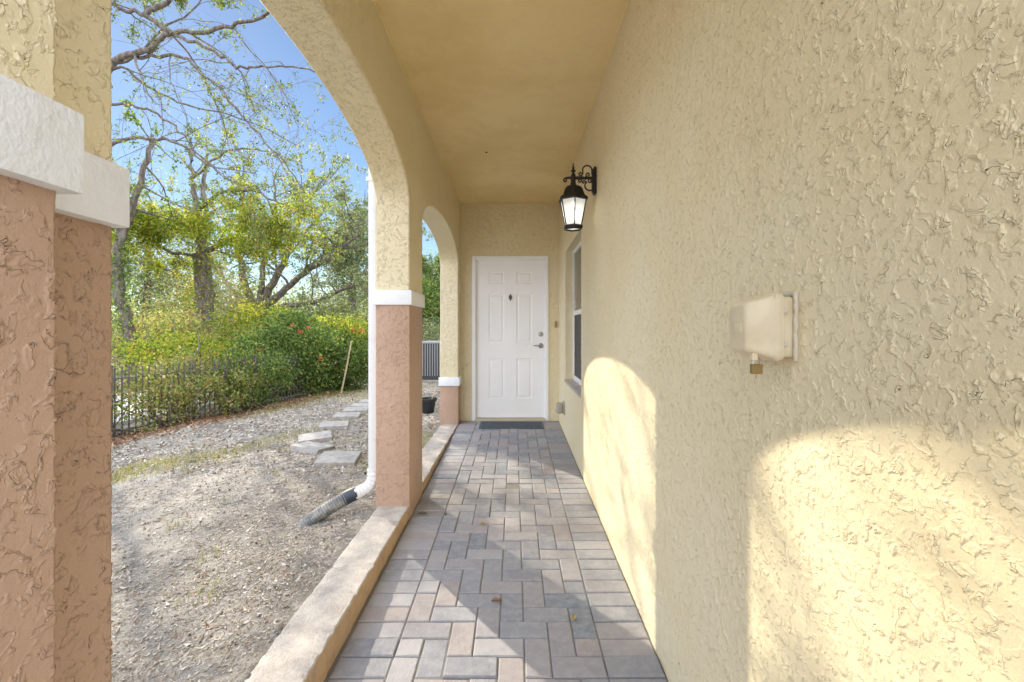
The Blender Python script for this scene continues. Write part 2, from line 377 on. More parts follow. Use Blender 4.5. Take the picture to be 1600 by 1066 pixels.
# grass
gp = []
for k in range(3000):
    a = rs.rand(); a = a if math.sin(a*23)+math.sin(a*51+1) > -.4 else rs.rand()**2; c = W(180+390*a, 742-75*a-45*max(0, a-.5), 1); d = F*1.275/(c[2]*0+ (742-75*a-45*max(0, a-.5))-VY)
    gp.append([(180+390*a-VX)*d/F+rs.normal()*.10, d+rs.normal()*.26])
for k in range(3500):
    c = fence_pt(.55+.5*rs.rand()); gp.append([c[0]+.4+rs.normal()*.2, c[1]+rs.normal()*.2])
for cx, cy in [(rs.uniform(-4, -1.1), rs.uniform(1.2, 5)) for _ in range(22)]:
    for k in range(28): gp.append([cx+rs.normal()*.05, cy+rs.normal()*.05])
gp = np.array(gp); n = len(gp); hgt = .015+.03*rs.rand(n)
b = np.stack([gp[:, 0], gp[:, 1], gh(gp[:, 0], gp[:, 1])-.003], 1); th = rs.rand(n)*6.28; dx = np.stack([np.cos(th), np.sin(th), 0*th], 1)*.003
tip = b + np.stack([rs.normal(size=n)*.012, rs.normal(size=n)*.012, hgt], 1)
V = np.stack([b-dx, b+dx, tip+dx*.2, tip-dx*.2], 1).reshape(-1, 3)
tag(add('grass', from_np('grass', V, np.arange(4*n).reshape(n, 4)), M['grass']), 'thin yellow green grass in strips across the sandy yard', 'grass', kind='stuff')

# ---------------------------------------------------------------- walkway of pavers
def pavers():
    rects = []; g_ = .0022; Wp = .105
    y = .25
    while y < YE-.05:
        rects.append((XL+.003, XL+.222, y, min(y+Wp, YE-.03))); rects.append((XR-.222, XR-.004, y, min(y+Wp, YE-.03))); y += Wp
    x0 = XL+.222; x1 = XR-.222; Wc = (x1-x0)/8
    for i in range(-1, 9):
        for j in range(0, 60):
            k = (i-j) % 4
            if k == 0: r = (x0+i*Wc, x0+(i+2)*Wc, .25+j*Wc, .25+(j+1)*Wc)
            elif k == 2: r = (x0+i*Wc, x0+(i+1)*Wc, .25+(j-1)*Wc, .25+(j+1)*Wc)
            else: continue
            r = (max(r[0], x0), min(r[1], x1), max(r[2], .25), min(r[3], YE-.03))
            if r[1]-r[0] > .03 and r[3]-r[2] > .03: rects.append(r)
    V = []; Fc = []
    for (a, b, c, d) in rects:
        a += g_; b -= g_; c += g_; d -= g_; e = .0055; dz = rs.normal()*.0018; tx = rs.normal()*.010; ty = rs.normal()*.006
        def z(x, y, o): return zf(y)+o+dz+tx*(x-(a+b)/2)+ty*(y-(c+d)/2)
        i = len(V)
        for (ins, o) in ((0, -.05), (0, -e), (e*.4, -e*.35), (e, 0)):
            for (x, y) in ((a+ins, c+ins), (b-ins, c+ins), (b-ins, d-ins), (a+ins, d-ins)): V.append((x, y, z(x, y, o)))
        for q in range(3):
            for k in range(4): Fc.append((i+4*q+k, i+4*q+(k+1) % 4, i+4*q+4+(k+1) % 4, i+4*q+4+k))
        Fc.append((i+12, i+13, i+14, i+15))
    return V, Fc
V, Fc = pavers(); wk = add('walkway', from_np('walkway', V, Fc), M['paver']); tag(wk, kind='structure')
mb = MB(); mb.prism([(-3., zf(-3.)-.0062), (YE, zf(YE)-.0062), (YE, -.45), (-3., -.45)], 'x', XL-.04, XR+.05)
tag(mb.build('walkway_bed', M['joint']), kind='structure')
# plain paver apron behind the viewpoint
mb = MB(); mb.prism([(-3., zf(-3.)), (.249, zf(.249)), (.249, zf(.249)-.007), (-3., zf(-3.)-.007)], 'x', XL-.03, XR-.004)
tag(mb.build('walkway_apron', M['paver']), kind='structure')

# kerb
ky = np.linspace(-.6, YE-.24, 700); KN = np.convolve(rs.normal(size=900), [.25, .5, .25], 'same')*1.6
prof = [(-.718, -.30), (-.715, -.06), (-.714, -.006), (-.719, -.0005), (-.78, 0), (-.85, 0), (-.914, -.0005), (-.922, -.007), (-.927, -.06), (-.93, -.30)]
V = []
for y in ky:
    for k, (x, z) in enumerate(prof):
        jit = (.0015*math.sin(y*9)+.001*math.sin(y*31)+.001*KN[int((y+2)*90)]) if k >= 6 else .0010*math.sin(y*17)+.0012*KN[int((y+2)*90)]
        chip = -.010*max(0, KN[int((y+2)*70)]-.9) if k in (3, 6, 7) else 0
        V.append((x+(jit if k >= 6 else jit), y, z+chip))
n = len(prof); i = np.arange(len(ky)*n).reshape(len(ky), n)
Fk = np.stack([i[:-1, :-1].ravel(), i[:-1, 1:].ravel(), i[1:, 1:].ravel(), i[1:, :-1].ravel()], 1)
me = from_np('kerb', V, Fk, True); me.set_sharp_from_angle(angle=R(30)); kb = add('kerb', me, [M['kerb'], M['kerbpaint']]); tag(kb, kind='structure')
mi = np.tile([1, 1, 0, 0, 0, 0, 0, 0, 0], len(ky)-1).astype(np.int32); me.polygons.foreach_set('material_index', mi)

# ---------------------------------------------------------------- the house
house = empty('house', (XR, 3, 0), 'yellow stucco house with arched side porch, white entry door and taupe column bases', 'house')
# side wall with window opening, densely meshed so the stucco is real relief
WY0, WY1, WZ0, WZ1 = 3.945, 5.15, .625, 2.07
ya = np.concatenate([np.linspace(.08, .38, 40), np.arange(.385, 1.3, .0028), np.arange(1.302, 2.4, .005), np.arange(2.405, WY0-.01, .011), np.linspace(WY0, WY1, 80), np.linspace(WY1+.012, 6.2, 70)])
za = np.concatenate([np.arange(-.3, WZ0-.003, .0052), np.linspace(WZ0, WZ1, 280), np.arange(WZ1+.005, ZC+.01, .0052)])
Yg, Zg = np.meshgrid(ya, za, indexing='ij')
V = np.stack([np.full(Yg.size, XR), Yg.ravel(), Zg.ravel()], 1); Fw = gridfaces(len(ya), len(za))[:, ::-1]
yc = (ya[:-1]+ya[1:])/2; zc = (za[:-1]+za[1:])/2; hole = ((yc[:, None] > WY0) & (yc[:, None] < WY1) & (zc[None] > WZ0) & (zc[None] < WZ1)).ravel()
add('side_wall', from_np('side_wall', V, Fw[~hole], True), M['wall'], house)
mb = MB(); r = .09                        # reveals and the mass behind
mb.box(XR+.002, 6, .08, WY0, -.3, 2.9); mb.box(XR+.002, 6, WY1, 9, -.3, 2.9)
mb.box(XR+.002, XR+.2, WY0, WY1, -.3, WZ0-.025); mb.box(XR+.002, XR+.2, WY0, WY1, WZ1, 2.9)
mb.build('wall_core', M['yel'], house)
mb = MB(); mb.box(XL-.23, XR+.004, YE, YE+.2, -.3, 2.16-.012+.7, 0)
# entry wall with a door hole, built as three pieces meeting at the door frame
mb.bm.free(); mb = MB()
DX0, DX1, DZ = -.556, .443, 2.152
mb.box(XO, DX0+.01, YE, YE+.2, -.3, 2.9); mb.box(DX1-.01, XR+.01, YE, YE+.2, -.3, 2.9); mb.box(DX0+.01, DX1-.01, YE, YE+.2, DZ-.01, 2.9)
mb.build('entry_wall', M['yel'], house)
# ceiling and roof
mb = MB(); mb.box(XO, XR+.05, -.10, YE+.1, ZC, ZC+.05); mb.build('ceiling', M['ceil'], house)
mb = MB()
mb.box(XL-.001, XL+.010, .3, YE, ZC-.009, ZC+.001); mb.box(XR-.012, XR+.001, .3, YE, ZC-.009, ZC+.001); mb.build('ceiling_trim', M['ceil'], house)
mb = MB(); mb.prism([(-1.15, ZC+.06), (6.2, ZC+.06), (6.2, ZC+.2), (2.5, ZC+1.4), (-1.15, ZC+.2)], 'y', -.12, 9); mb.build('roof', M['roof'], house)
# arcade wall with two arches: outline in (y, z), extruded through the wall thickness
def arc(y0, y1, zs, b, p=2.1, n=56):
    c = (y0+y1)/2; a = (y1-y0)/2; out = []
    for k in range(n+1):
        q = math.pi*(1-k/n); cs, sn = math.cos(q), math.sin(q)
        out.append((c+a*math.copysign(abs(cs)**(2/p), cs), zs+b*abs(sn)**(2/p)))
    return out
C1 = (3.065, 3.49); PIL = 5.71
BZ0, BZ1 = 1.356, 1.455
A1 = arc(.746, C1[0], EYE+.835, .37); A2 = arc(C1[1], PIL, EYE+.80, .315)
def arcade():
    pr = [(.35, 1.75), (.746, 1.75)] + A1 + [(C1[0], BZ0+.02), (C1[1], BZ0+.02)] + A2 + [(PIL, .50), (YE-.001, .50)]
    q = []                                   # drop duplicates
    for p_ in pr:
        if not q or math.hypot(p_[0]-q[-1][0], p_[1]-q[-1][1]) > 1e-4: q.append(p_)
    n = len(q); ch = .008; off = []
    for k, (y, z) in enumerate(q):           # chamfered arris: outline moved into the wall
        a = np.array(q[max(k-1, 0)]); b = np.array(q[min(k+1, n-1)]); c = np.array(q[k])
        def nr(u, v):
            t_ = (v-u)/(np.linalg.norm(v-u)+1e-9); return np.array([-t_[1], t_[0]])
        m = (nr(a, c) if k else nr(c, b)) + (nr(c, b) if k < n-1 else nr(a, c)); m /= np.linalg.norm(m)+1e-9
        off.append(tuple(c+m*ch))
    bm = bmesh.new(); rows = []
    for k in range(n):
        (y, z), (y2, z2) = q[k], off[k]
        rows.append([bm.verts.new(v) for v in ((XL, y2, ZC), (XL, y2, z2), (XL-ch, y, z), (XO+ch, y, z), (XO, y2, z2), (XO, y2, ZC))])
    for r0, r1 in zip(rows, rows[1:]):
        for k in range(5):
            vs = (r0[k], r1[k], r1[k+1], r0[k+1])
            try: bm.faces.new(vs)
            except ValueError: pass
    bmesh.ops.recalc_face_normals(bm, faces=bm.faces)
    me = bpy.data.meshes.new('arcade_wall'); bm.to_mesh(me); bm.free()
    me.polygons.foreach_set('use_smooth', np.ones(len(me.polygons), bool)); me.set_sharp_from_angle(angle=R(25)); return me
add('arcade_wall', arcade(), M['yel'], house)
def colnear(name, x0, x1, y0, y1, z0, z1, mat, st=.0032):
    ys_ = np.linspace(y0, y1, int((y1-y0)/st)+2); zs_ = np.linspace(z0, z1, int((z1-z0)/st)+2); ny_, nz_ = len(ys_), len(zs_)
    Yg, Zg = np.meshgrid(ys_, zs_, indexing='ij'); V = np.stack([np.full(Yg.size, x1), Yg.ravel(), Zg.ravel()], 1); Fq = gridfaces(ny_, nz_)
    i = np.arange(ny_*nz_).reshape(ny_, nz_); ring = np.concatenate([i[:, 0], i[-1, 1:], i[-2::-1, -1], i[0, -2:0:-1]])
    depths = [.012, .05, x1-x0]; Vs = [V]; Fs = [Fq]; prev = ring; n0 = len(V)
    for dd in depths:
        Vr = V[ring].copy(); Vr[:, 0] = x1-dd; new = np.arange(n0, n0+len(ring)); Vs.append(Vr); n0 += len(ring)
        Fs.append(np.stack([prev, new, np.roll(new, -1), np.roll(prev, -1)], 1)); prev = new
    return add(name, from_np(name, np.concatenate(Vs), np.concatenate(Fs), True), mat, house)
def colbase(name, x0, x1, y0, y1, z0, z1, mat, dens=None):
    mb = MB(); mb.box(x0, x1, y0, y1, z0, z1, .006, None, 2); return mb.build(name, mat, house, True)
cb = colbase('column_base', XO, XL, C1[0], C1[1], -.3, BZ0+.02, M['taupe'])
cb = colbase('column_base', XO, XL, PIL, YE-.001, -.3, .52, M['taupe'])
def band(x0, x1, y0, y1, z0, z1, p=.016):
    mb = MB(); mb.box(x0-p, x1+p, y0-p, y1+p, z0, z1, .003, None, 2); o = mb.build('trim_band', M['band'], house, True)
band(XO, XL, C1[0], C1[1], BZ0, BZ1); band(XO, XL, PIL, YE-.03, .483, .588)
# near paired column
A = (-.55, -.30, .546); B = (-.66, .30, .746)
colnear('column_shaft', XO, A[0], A[1], A[2], BZ1-.01, ZC, M['yel_near']); colnear('column_base', XO, A[0], A[1], A[2], -.3, BZ0+.01, M['taupe_near'])
colnear('column_shaft', XO, B[0], A[2]-.01, B[2], BZ1-.01, ZC, M['yel_near']); colnear('column_base', XO, B[0], A[2]-.01, B[2], -.3, BZ0+.01, M['taupe_near'])
band(XO, B[0]+.008, A[2]-.03, B[2]-.004, BZ0+.002, BZ1+.001, .014); band(XO+.01, A[0]+.004, A[1], A[2], BZ0, BZ1, .016)

# door
door = MB(); SX0, SX1 = -.506, .396; SZ0 = zf(YE)+.03; SZ1 = 2.105; YD = YE+.045
def door_mesh():
    bm = bmesh.new(); Wd = SX1-SX0; H = SZ1-SZ0
    xs_ = [0, .185, .41, .59, .815, 1]; zs_ = [0, .121, .376, .474, .785, .849, .926, 1]
    P = {(i, j): bm.verts.new((SX0+a*Wd, YD, SZ0+b*H)) for i, a in enumerate(xs_) for j, b in enumerate(zs_)}
    panels = []
    for i in range(5):
        for j in range(7):
            f = bm.faces.new((P[i, j], P[i+1, j], P[i+1, j+1], P[i, j+1]))
            if i in (1, 3) and j in (1, 3, 5): panels.append(f)
    for (th, dp) in ((.004, -.007), (.010, -.002), (.022, .0), (.012, .006)):
        for f in panels:
            r_ = bmesh.ops.inset_individual(bm, faces=[f], thickness=th, depth=0)
            for v in f.verts: v.co.y -= dp
    bmesh.ops.recalc_face_normals(bm, faces=bm.faces)
    if sum(f.normal.y for f in bm.faces) > 0: bmesh.ops.reverse_faces(bm, faces=bm.faces)
    me = bpy.data.meshes.new('door'); bm.to_mesh(me); bm.free(); return me
dr = add('door', door_mesh(), M['door'], house); dr['label'] = 'white six panel entry door'
mb = MB(); mb.box(SX0, SX1, YD+.012, YD+.05, SZ0, SZ1); mb.build('door_core', M['door'], dr)
hx = SX0+.944*(SX1-SX0); hz1 = SZ1-.471*(SZ1-SZ0); hz2 = SZ1-.544*(SZ1-SZ0)
MB().lathe([(.031, 0), (.031, -.008), (.026, -.014), (.012, -.017)], (hx, YD, hz1), 24, 'y').build('deadbolt', M['nickel'], dr, True)
mb = MB(); mb.lathe([(.033, 0), (.033, -.006), (.026, -.012), (.012, -.016), (.011, -.05), (.012, -.052)], (hx, YD, hz2), 24, 'y')
mb.tube([(hx+.01, YD-.048, hz2), (hx-.02, YD-.05, hz2+.001), (hx-.06, YD-.05, hz2+.004), (hx-.1, YD-.045, hz2-.002)], [.011, .010, .008, .006], 10)
mb.build('handle', M['nickel'], dr, True)
kx = (SX0+SX1)/2; kz = SZ1-.238*(SZ1-SZ0)
mb = MB(); mb.prism([(kx, kz+.048), (kx+.012, kz+.03), (kx+.024, kz+.006), (kx+.022, kz-.008), (kx+.01, kz-.03), (kx, kz-.052), (kx-.01, kz-.03), (kx-.022, kz-.008), (kx-.024, kz+.006), (kx-.012, kz+.03)], 'y', YD-.010, YD+.001)
mb.lathe([(.013, 0), (.013, -.012), (.008, -.016)], (kx, YD-.004, kz), 16, 'y'); mb.build('peephole_plate', M['darkmetal'], dr, True)
mb = MB()
mb.box(DX0, SX0-.004, YE-.016, YE+.12, zf(YE)-.003, DZ, .003); mb.box(SX1+.004, DX1, YE-.016, YE+.12, zf(YE)-.003, DZ, .003); mb.box(SX0-.005, SX1+.005, YE-.016, YE+.12, SZ1+.004, DZ, .003)
mb.box(SX0-.012, SX0+.006, YE+.012, YE+.042, zf(YE), SZ1+.01); mb.box(SX1-.006, SX1+.012, YE+.012, YE+.042, zf(YE), SZ1+.01); mb.box(SX0-.005, SX1+.005, YE+.012, YE+.042, SZ1-.006, SZ1+.012)
mb.build('door_frame', M['door'], house)
mb = MB(); mb.box(SX0-.004, SX1+.004, YE-.05, YE+.12, zf(YE)-.02, zf(YE)+.024, .006); mb.build('threshold', M['thresh'], house)
# window
win = add('window', MB().box(XR+.082, XR+.12, WY0, WY1, WZ0+.0, WZ0+.035).box(XR+.082, XR+.12, WY0, WY1, WZ1-.035, WZ1).box(XR+.083, XR+.12, WY0, WY0+.035, WZ0, WZ1).box(XR+.083, XR+.12, WY1-.035, WY1, WZ0, WZ1).mesh('window'), M['vinyl'], house)
win['label'] = 'white vinyl single hung window frame'
ZM = 1.37
MB().box(XR+.078, XR+.118, WY0+.03, WY1-.03, ZM-.025, ZM+.025, .004).build('meeting_rail', M['vinyl'], win)
MB().box(XR+.101, XR+.106, WY0+.03, WY1-.03, ZM, WZ1-.03).build('upper_pane', M['glass'], win)
MB().box(XR+.095, XR+.099, WY0+.03, WY1-.03, WZ0+.03, ZM).build('insect_screen', M['screen'], win)
mb = MB(); mb.box(XR+.086, XR+.1, WY1-.06, WY1-.03, WZ0+.03, ZM-.02); mb.box(XR+.086, XR+.1, WY0+.03, WY1-.03, WZ0+.03, WZ0+.055); mb.build('sash_frame', M['vinyl'], win)
mb = MB(); mb.box(XR+.0995, XR+.1005, WY1-.13, WY1-.06, ZM+.035, ZM+.15); mb.build('alarm_sticker', M['sticker'], win)
MB().prism([(XR-.012, WZ0-.028), (XR+.12, WZ0-.028), (XR+.12, WZ0+.012), (XR-.012, WZ0-.004)], 'y', WY0-.005, WY1+.005).build('window_sill', M['kerb'], house)
MB().box(XR+.2, 5.9, 3.5, 5.6, .2, .25).build('interior_floor', M['dark'], house)
# specks on the ceiling
mb = MB(); mb.lathe([(.012, 0), (.009, -.005)], (*W(760, 238, (ZC-EYE)*F/(VY-238))[:2], ZC), 8); mb.build('ceiling_hook', M['dark'], house)

# ---------------------------------------------------------------- wall lantern
LX, LY = .415, 3.22
lan = empty('wall_lantern', (XR, LY, 2.16), 'black iron wall lantern with lit frosted glass hanging from a scroll bracket', 'lantern')
mb = MB(); mb.box(XR-.022, XR-.001, LY-.03, LY+.03, 2.145, 2.335, .006); mb.box(XR-.030, XR-.018, LY-.02, LY+.02, 2.16, 2.32, .004); mb.build('back_plate', M['iron'], lan)
def spiral(cx, cz, r0, r1, a0, a1, n=18, fn=None):
    return [(cx+(r0+(r1-r0)*k/n)*math.cos(R(a0+(a1-a0)*k/n)), LY, cz+(r0+(r1-r0)*k/n)*math.sin(R(a0+(a1-a0)*k/n))) for k in range(n+1)]
ZA = 2.262
mb = MB()
mb.tube([(XR-.02, LY, ZA), (.50, LY, ZA), (LX+.03, LY, ZA), (LX-.03, LY, ZA+.002), (LX-.055, LY, ZA-.002)] + spiral(LX-.055, ZA-.016, .014, .004, 90, 430, 14), [.012, .010, .012, .009, .008]+[.006]*15, 8)
mb.tube([(XR-.02, LY, ZA+.004), (XR-.03, LY, ZA+.03)] + spiral(.512, ZA+.055, .036, .03, -10, 190, 16) + [(.482, LY, ZA+.03)] + spiral(.466, ZA+.03, .016, .004, 0, -380, 16), .0055, 6)
mb.tube(spiral(.520, ZA+.022, .018, .004, 250, -120, 18), .005, 6)
mb.tube([(XR-.02, LY, ZA-.09)] + spiral(.53, ZA-.052, .038, .03, -60, -235, 16) + spiral(.489, ZA-.03, .014, .004, -20, 320, 14), .0055, 6)
mb.tube(spiral(.535, ZA-.022, .016, .004, 90, 460, 16), .005, 6); mb.tube(spiral(.46, ZA-.02, .015, .004, 90, -280, 16), .005, 6)
for kx_ in (.45, .478, .505): mb.lathe([(.003, -.014), (.013, -.005), (.013, .005), (.003, .014)], (kx_, LY, ZA), 8, 'x')
mb.build('scroll_bracket', M['iron'], lan, True)
mb = MB(); mb.lathe([(.004, 2.366), (.004, 2.35), (.008, 2.335), (.009, 2.325), (.006, 2.318), (.018, 2.314), (.018, 2.309), (.008, 2.305), (.011, 2.292), (.016, 2.283), (.018, 2.272), (.020, 2.258), (.017, 2.24), (.020, 2.22), (.026, 2.205)][::-1], (LX, LY, 0), 12); mb.build('finial', M['iron'], lan, True)
H6 = R(90)
mb = MB(); mb.lathe([(.108, 2.098), (.112, 2.108), (.108, 2.118), (.088, 2.132), (.078, 2.155), (.070, 2.178), (.055, 2.196), (.030, 2.208), (.018, 2.212)], (LX, LY, 0), 6, rot=H6); mb.build('hood', M['iron'], lan)
mb = MB(); rt, rb, zt, zb = .098, .062, 2.10, 1.925
def hexp(r_, k, z): q = 2*math.pi*k/6+H6; return Vector((LX+r_*math.cos(q), LY+r_*math.sin(q), z))
for k in range(6): mb.tube([hexp(rt, k, zt), hexp(rb, k, zb)], .0048, 6)
mb.build('glass_frame', M['iron'], lan)
mb = MB()
for (ra, rbb, z0, z1) in ((.074, .050, 1.895, 1.925),):
    o_ = [mb.bm.verts.new(hexp(ra*.86, k, z0)) for k in range(6)]; i_ = [mb.bm.verts.new(hexp(rbb, k, z0)) for k in range(6)]
    o2 = [mb.bm.verts.new(hexp(ra, k, z1-.012)) for k in range(6)]; o3 = [mb.bm.verts.new(hexp(ra*.9, k, z1)) for k in range(6)]; i2 = [mb.bm.verts.new(hexp(rbb, k, z1)) for k in range(6)]
    for ring0, ring1 in ((i_, o_), (o_, o2), (o2, o3), (o3, i2), (i2, i_)):
        for k in range(6): mb.bm.faces.new((ring0[k], ring0[(k+1) % 6], ring1[(k+1) % 6], ring1[k]))
mb.build('base_ring', M['iron'], lan)
for k in range(6):
    mb = MB(); f = mb.bm.faces.new([mb.bm.verts.new(p) for p in (hexp(rt*.97, k, zt), hexp(rt*.97, k+1, zt), hexp(rb*.97, k+1, zb), hexp(rb*.97, k, zb))])
    mb.build('glass_pane', M['frost'], lan)
mb = MB(); mb.bm.faces.new([mb.bm.verts.new(hexp(.05, k, 1.905)) for k in range(6)]); mb.build('glass_bottom', M['frost'], lan)
MB().lathe([(.004, 1.955), (.018, 1.965), (.026, 1.985), (.026, 2.0), (.018, 2.025), (.012, 2.04), (.012, 2.09)], (LX, LY, 0), 16).build('bulb', M['bulb'], lan, True)
pl = bpy.data.lights.new('LanternLight', 'POINT'); pl.energy = .9; pl.color = (1, .9, .75); pl.shadow_soft_size = .03
po = bpy.data.objects.new('LanternLight', pl); col.objects.link(po); po.parent = lan; po.location = Vector((LX, LY-.0, 1.99))-lan.location

# ---------------------------------------------------------------- utility box on the wall
ub = empty('utility_box', (XR, 1.0, 1.19), 'beige plastic weatherproof box screwed to the near stucco wall, padlocked', 'utility box')
z0, z1 = 1.132, 1.258; y0, y1 = .935, 1.075; xf = .490; xb = .545
MB().box(xb-.004, XR+.003, y0, y1, z0, z1, .008, None, 3).build('back_box', M['boxp'], ub, True)
def cover():
    bm = bmesh.new(); rings = []
    for (x, iy0, iy1, iz) in ((xb+.004, -.008, -.008, -.006), (xb-.006, -.010, -.010, -.008), (xb-.010, -.003, -.003, -.003), (xb-.03, .010, .012, .004), (xf+.006, .022, .03, .009), (xf, .030, .038, .016)):
        a, b, c, d = y0+iy0, y1-iy1, z0+iz, z1-iz; rr = .012; ring = []
        for (cy, cz, q0) in ((b-rr, d-rr, 0), (a+rr, d-rr, 90), (a+rr, c+rr, 180), (b-rr, c+rr, 270)):
            for k in range(5):
                q = R(q0+90*k/4); ring.append(bm.verts.new((x, cy+rr*math.cos(q), cz+rr*math.sin(q))))
        rings.append(ring)
    for r0, r1 in zip(rings, rings[1:]):
        n = len(r0)
        for k in range(n): bm.faces.new((r0[k], r0[(k+1) % n], r1[(k+1) % n], r1[k]))
    bm.faces.new(rings[-1]); bm.faces.new(rings[0][::-1]); bmesh.ops.recalc_face_normals(bm, faces=bm.faces)
    me = bpy.data.meshes.new('cover'); bm.to_mesh(me); bm.free(); me.polygons.foreach_set('use_smooth', np.ones(len(me.polygons), bool)); me.set_sharp_from_angle(angle=R(35)); return me
add('cover', cover(), M['boxp'], ub)
mb = MB(); mb.tube([(.538, y0-.004, z1-.002), (.538, y0+.02, z1+.0)], .0045, 10); mb.build('hinge_pin', M['boxp'], ub, True)
for zz in (z0+.028, z1-.03):
    MB().lathe([(.006, 0), (.0055, -.006), (.003, -.007)], (.555, y0+.001, zz), 6, 'y').build('screw', M['caulk'], ub)
mb = MB(); mb.box(xf-.001, xf+.0015, y0+.048, y0+.078, z0+.052, z0+.074, .0008); mb.build('raised_label_plate', M['boxp'], ub)
mb = MB(); mb.box(.50, .512, y0+.02, y0+.032, z0-.008, z0+.008, .002); mb.build('hasp', M['boxp'], ub)
rng = random.Random(3); mb = MB()
pts = [(XR-.0025, y0-.004-.004*rng.random(), z0-.006+k*.01) for k in range(15)]; mb.tube(pts, [.004+.0025*rng.random() for _ in pts], 6)
pts = [(XR-.002, y0-.004+k*.009, z1+.003+.004*rng.random()) for k in range(14)]; mb.tube(pts, [.005+.003*rng.random() for _ in pts], 6); mb.build('caulk_bead', M['caulk'], ub, True)
pad = empty('padlock', (.508, y0+.026, 1.105), 'small tarnished brass padlock hanging below the beige utility box', 'padlock')
mb = MB(); mb.box(.498, .521, y0+.018, y0+.030, 1.096, 1.117, .002); mb.build('lock_body', M['brass'], pad)
mb = MB(); mb.tube([(.503+.0075*(1-math.cos(q)), y0+.024, 1.116+.013*math.sin(q)+(.004 if 0 < q < 3.1 else 0)) for q in [math.pi*k/10 for k in range(11)]], .0018, 8); mb.build('shackle', M['nickel'], pad, True)

# outlet cover low on the wall, door bell
oc = empty('outlet_cover', (XR, 5.25, .22), 'grey rounded outlet cover low on the stucco wall near the doormat', 'outlet cover')
MB().box(XR-.02, XR+.003, 5.19, 5.31, .215, .36, .006).build('mounting_plate', M['greybox'], oc, True)
MB().box(XR-.098, XR-.018, 5.2, 5.30, .225, .345, .022, None, 4).build('bubble_cover', M['greybox'], oc, True)
db = empty('doorbell', (.54, YE, 1.26), 'small tan doorbell on the yellow wall right of the door', 'doorbell')
MB().box(.522, .552, YE-.022, YE+.001, 1.215, 1.30, .007, None, 2).build('housing', M['bell'], db, True)
MB().lathe([(.009, 0), (.009, -.004), (.006, -.006)], (.537, YE-.022, 1.255), 14, 'y').build('button', M['brass'], db, True)

# doormat
dm = empty('doormat', (-.04, 5.68, zf(5.68)), 'dark blue grey ribbed doormat lying in front of the white door', 'doormat')
mb = MB(); ym0, ym1 = 5.50, 5.86; xm0, xm1 = -.435, .355
def mz(y, o): return zf(y)+o
mb.prism([(ym0, mz(ym0, .002)), (ym1, mz(ym1, .002)), (ym1, mz(ym1, .010)), (ym0, mz(ym0, .010))], 'x', xm0, xm1); mb.build('backing', M['mat'], dm)
mb = MB(); nx, ny = 30, 7
for i in range(nx):
    for j in range(ny):
        x = xm0+.02+(xm1-xm0-.04)*i/nx; y = ym0+.018+(ym1-ym0-.036)*j/ny; hx_ = (xm1-xm0-.04)/nx*.66; hy_ = (ym1-ym0-.036)/ny*.72
        mb.box(x, x+hx_, y, y+hy_, mz(y, .008), mz(y, .016))
mb.build('rib_pattern', M['mat'], dm)

# ---------------------------------------------------------------- downspout
ds = empty('downspout', (-.99, 3.2, 0), 'white square downspout on the middle column ending in a black corrugated hose', 'downspout')
mb = MB(); mb.box(-.998, -.940, 3.10, 3.19, .22, ZC+.05, .008, None, 2)
mb.build('pipe', M['spout'], ds, True)
for zz in (2.2,): MB().box(-1.012, -.936, 3.095, 3.195, zz, zz+.03, .003).build('bracket', M['spout'], ds)
def ribbed(path, hw, hh, amp, n, mat, name, k=16, sq=4.0):
    pts = []; L = len(path)-1
    for i in range(n+1):
        s = i/n*L; a = min(int(s), L-1); q = s-a
        p0 = Vector(path[max(a-1, 0)]); p1 = Vector(path[a]); p2 = Vector(path[a+1]); p3 = Vector(path[min(a+2, L)])
        pts.append(.5*((2*p1)+(-p0+p2)*q+(2*p0-5*p1+4*p2-p3)*q*q+(-p0+3*p1-3*p2+p3)*q**3))
    mb = MB(); rings = []
    for i, p in enumerate(pts):
        t_ = (pts[min(i+1, n)]-pts[max(i-1, 0)]).normalized(); a = t_.cross(Vector((0, 1, 0))).normalized(); b = a.cross(t_)
        sc_ = 1+amp*((i % 4) in (1, 2))
        rings.append([mb.bm.verts.new(p+a*hw*sc_*math.copysign(abs(math.cos(u))**(2/sq), math.cos(u))+b*hh*sc_*math.copysign(abs(math.sin(u))**(2/sq), math.sin(u))) for u in [2*math.pi*j/k for j in range(k)]])
    for r0, r1 in zip(rings, rings[1:]):
        for j in range(k): mb.bm.faces.new((r0[j], r0[(j+1) % k], r1[(j+1) % k], r1[j]))
    mb.bm.faces.new(rings[0]); mb.bm.faces.new(rings[-1][::-1])
    return mb.build(name, mat, ds, True)
ribbed([(-.974, 3.145, .235), (-.975, 3.145, .17), (-1.0, 3.14, .115), (-1.05, 3.12, .085), (-1.09, 3.10, .07)], .036, .043, .07, 36, M['spout'], 'elbow')
ribbed([(-1.075, 3.105, .076), (-1.115, 3.09, .062), (-1.15, 3.08, .045)], .046, .046, 0, 8, M['tape'], 'rubber_sleeve', 20, 2)
ribbed([(-1.14, 3.085, .05), (-1.20, 3.05, .02), (-1.27, 3.02, -.02), (-1.34, 3.0, -.07), (-1.40, 2.99, -.12)], .043, .043, .10, 84, M['plast'], 'corrugated_hose', 20, 2)

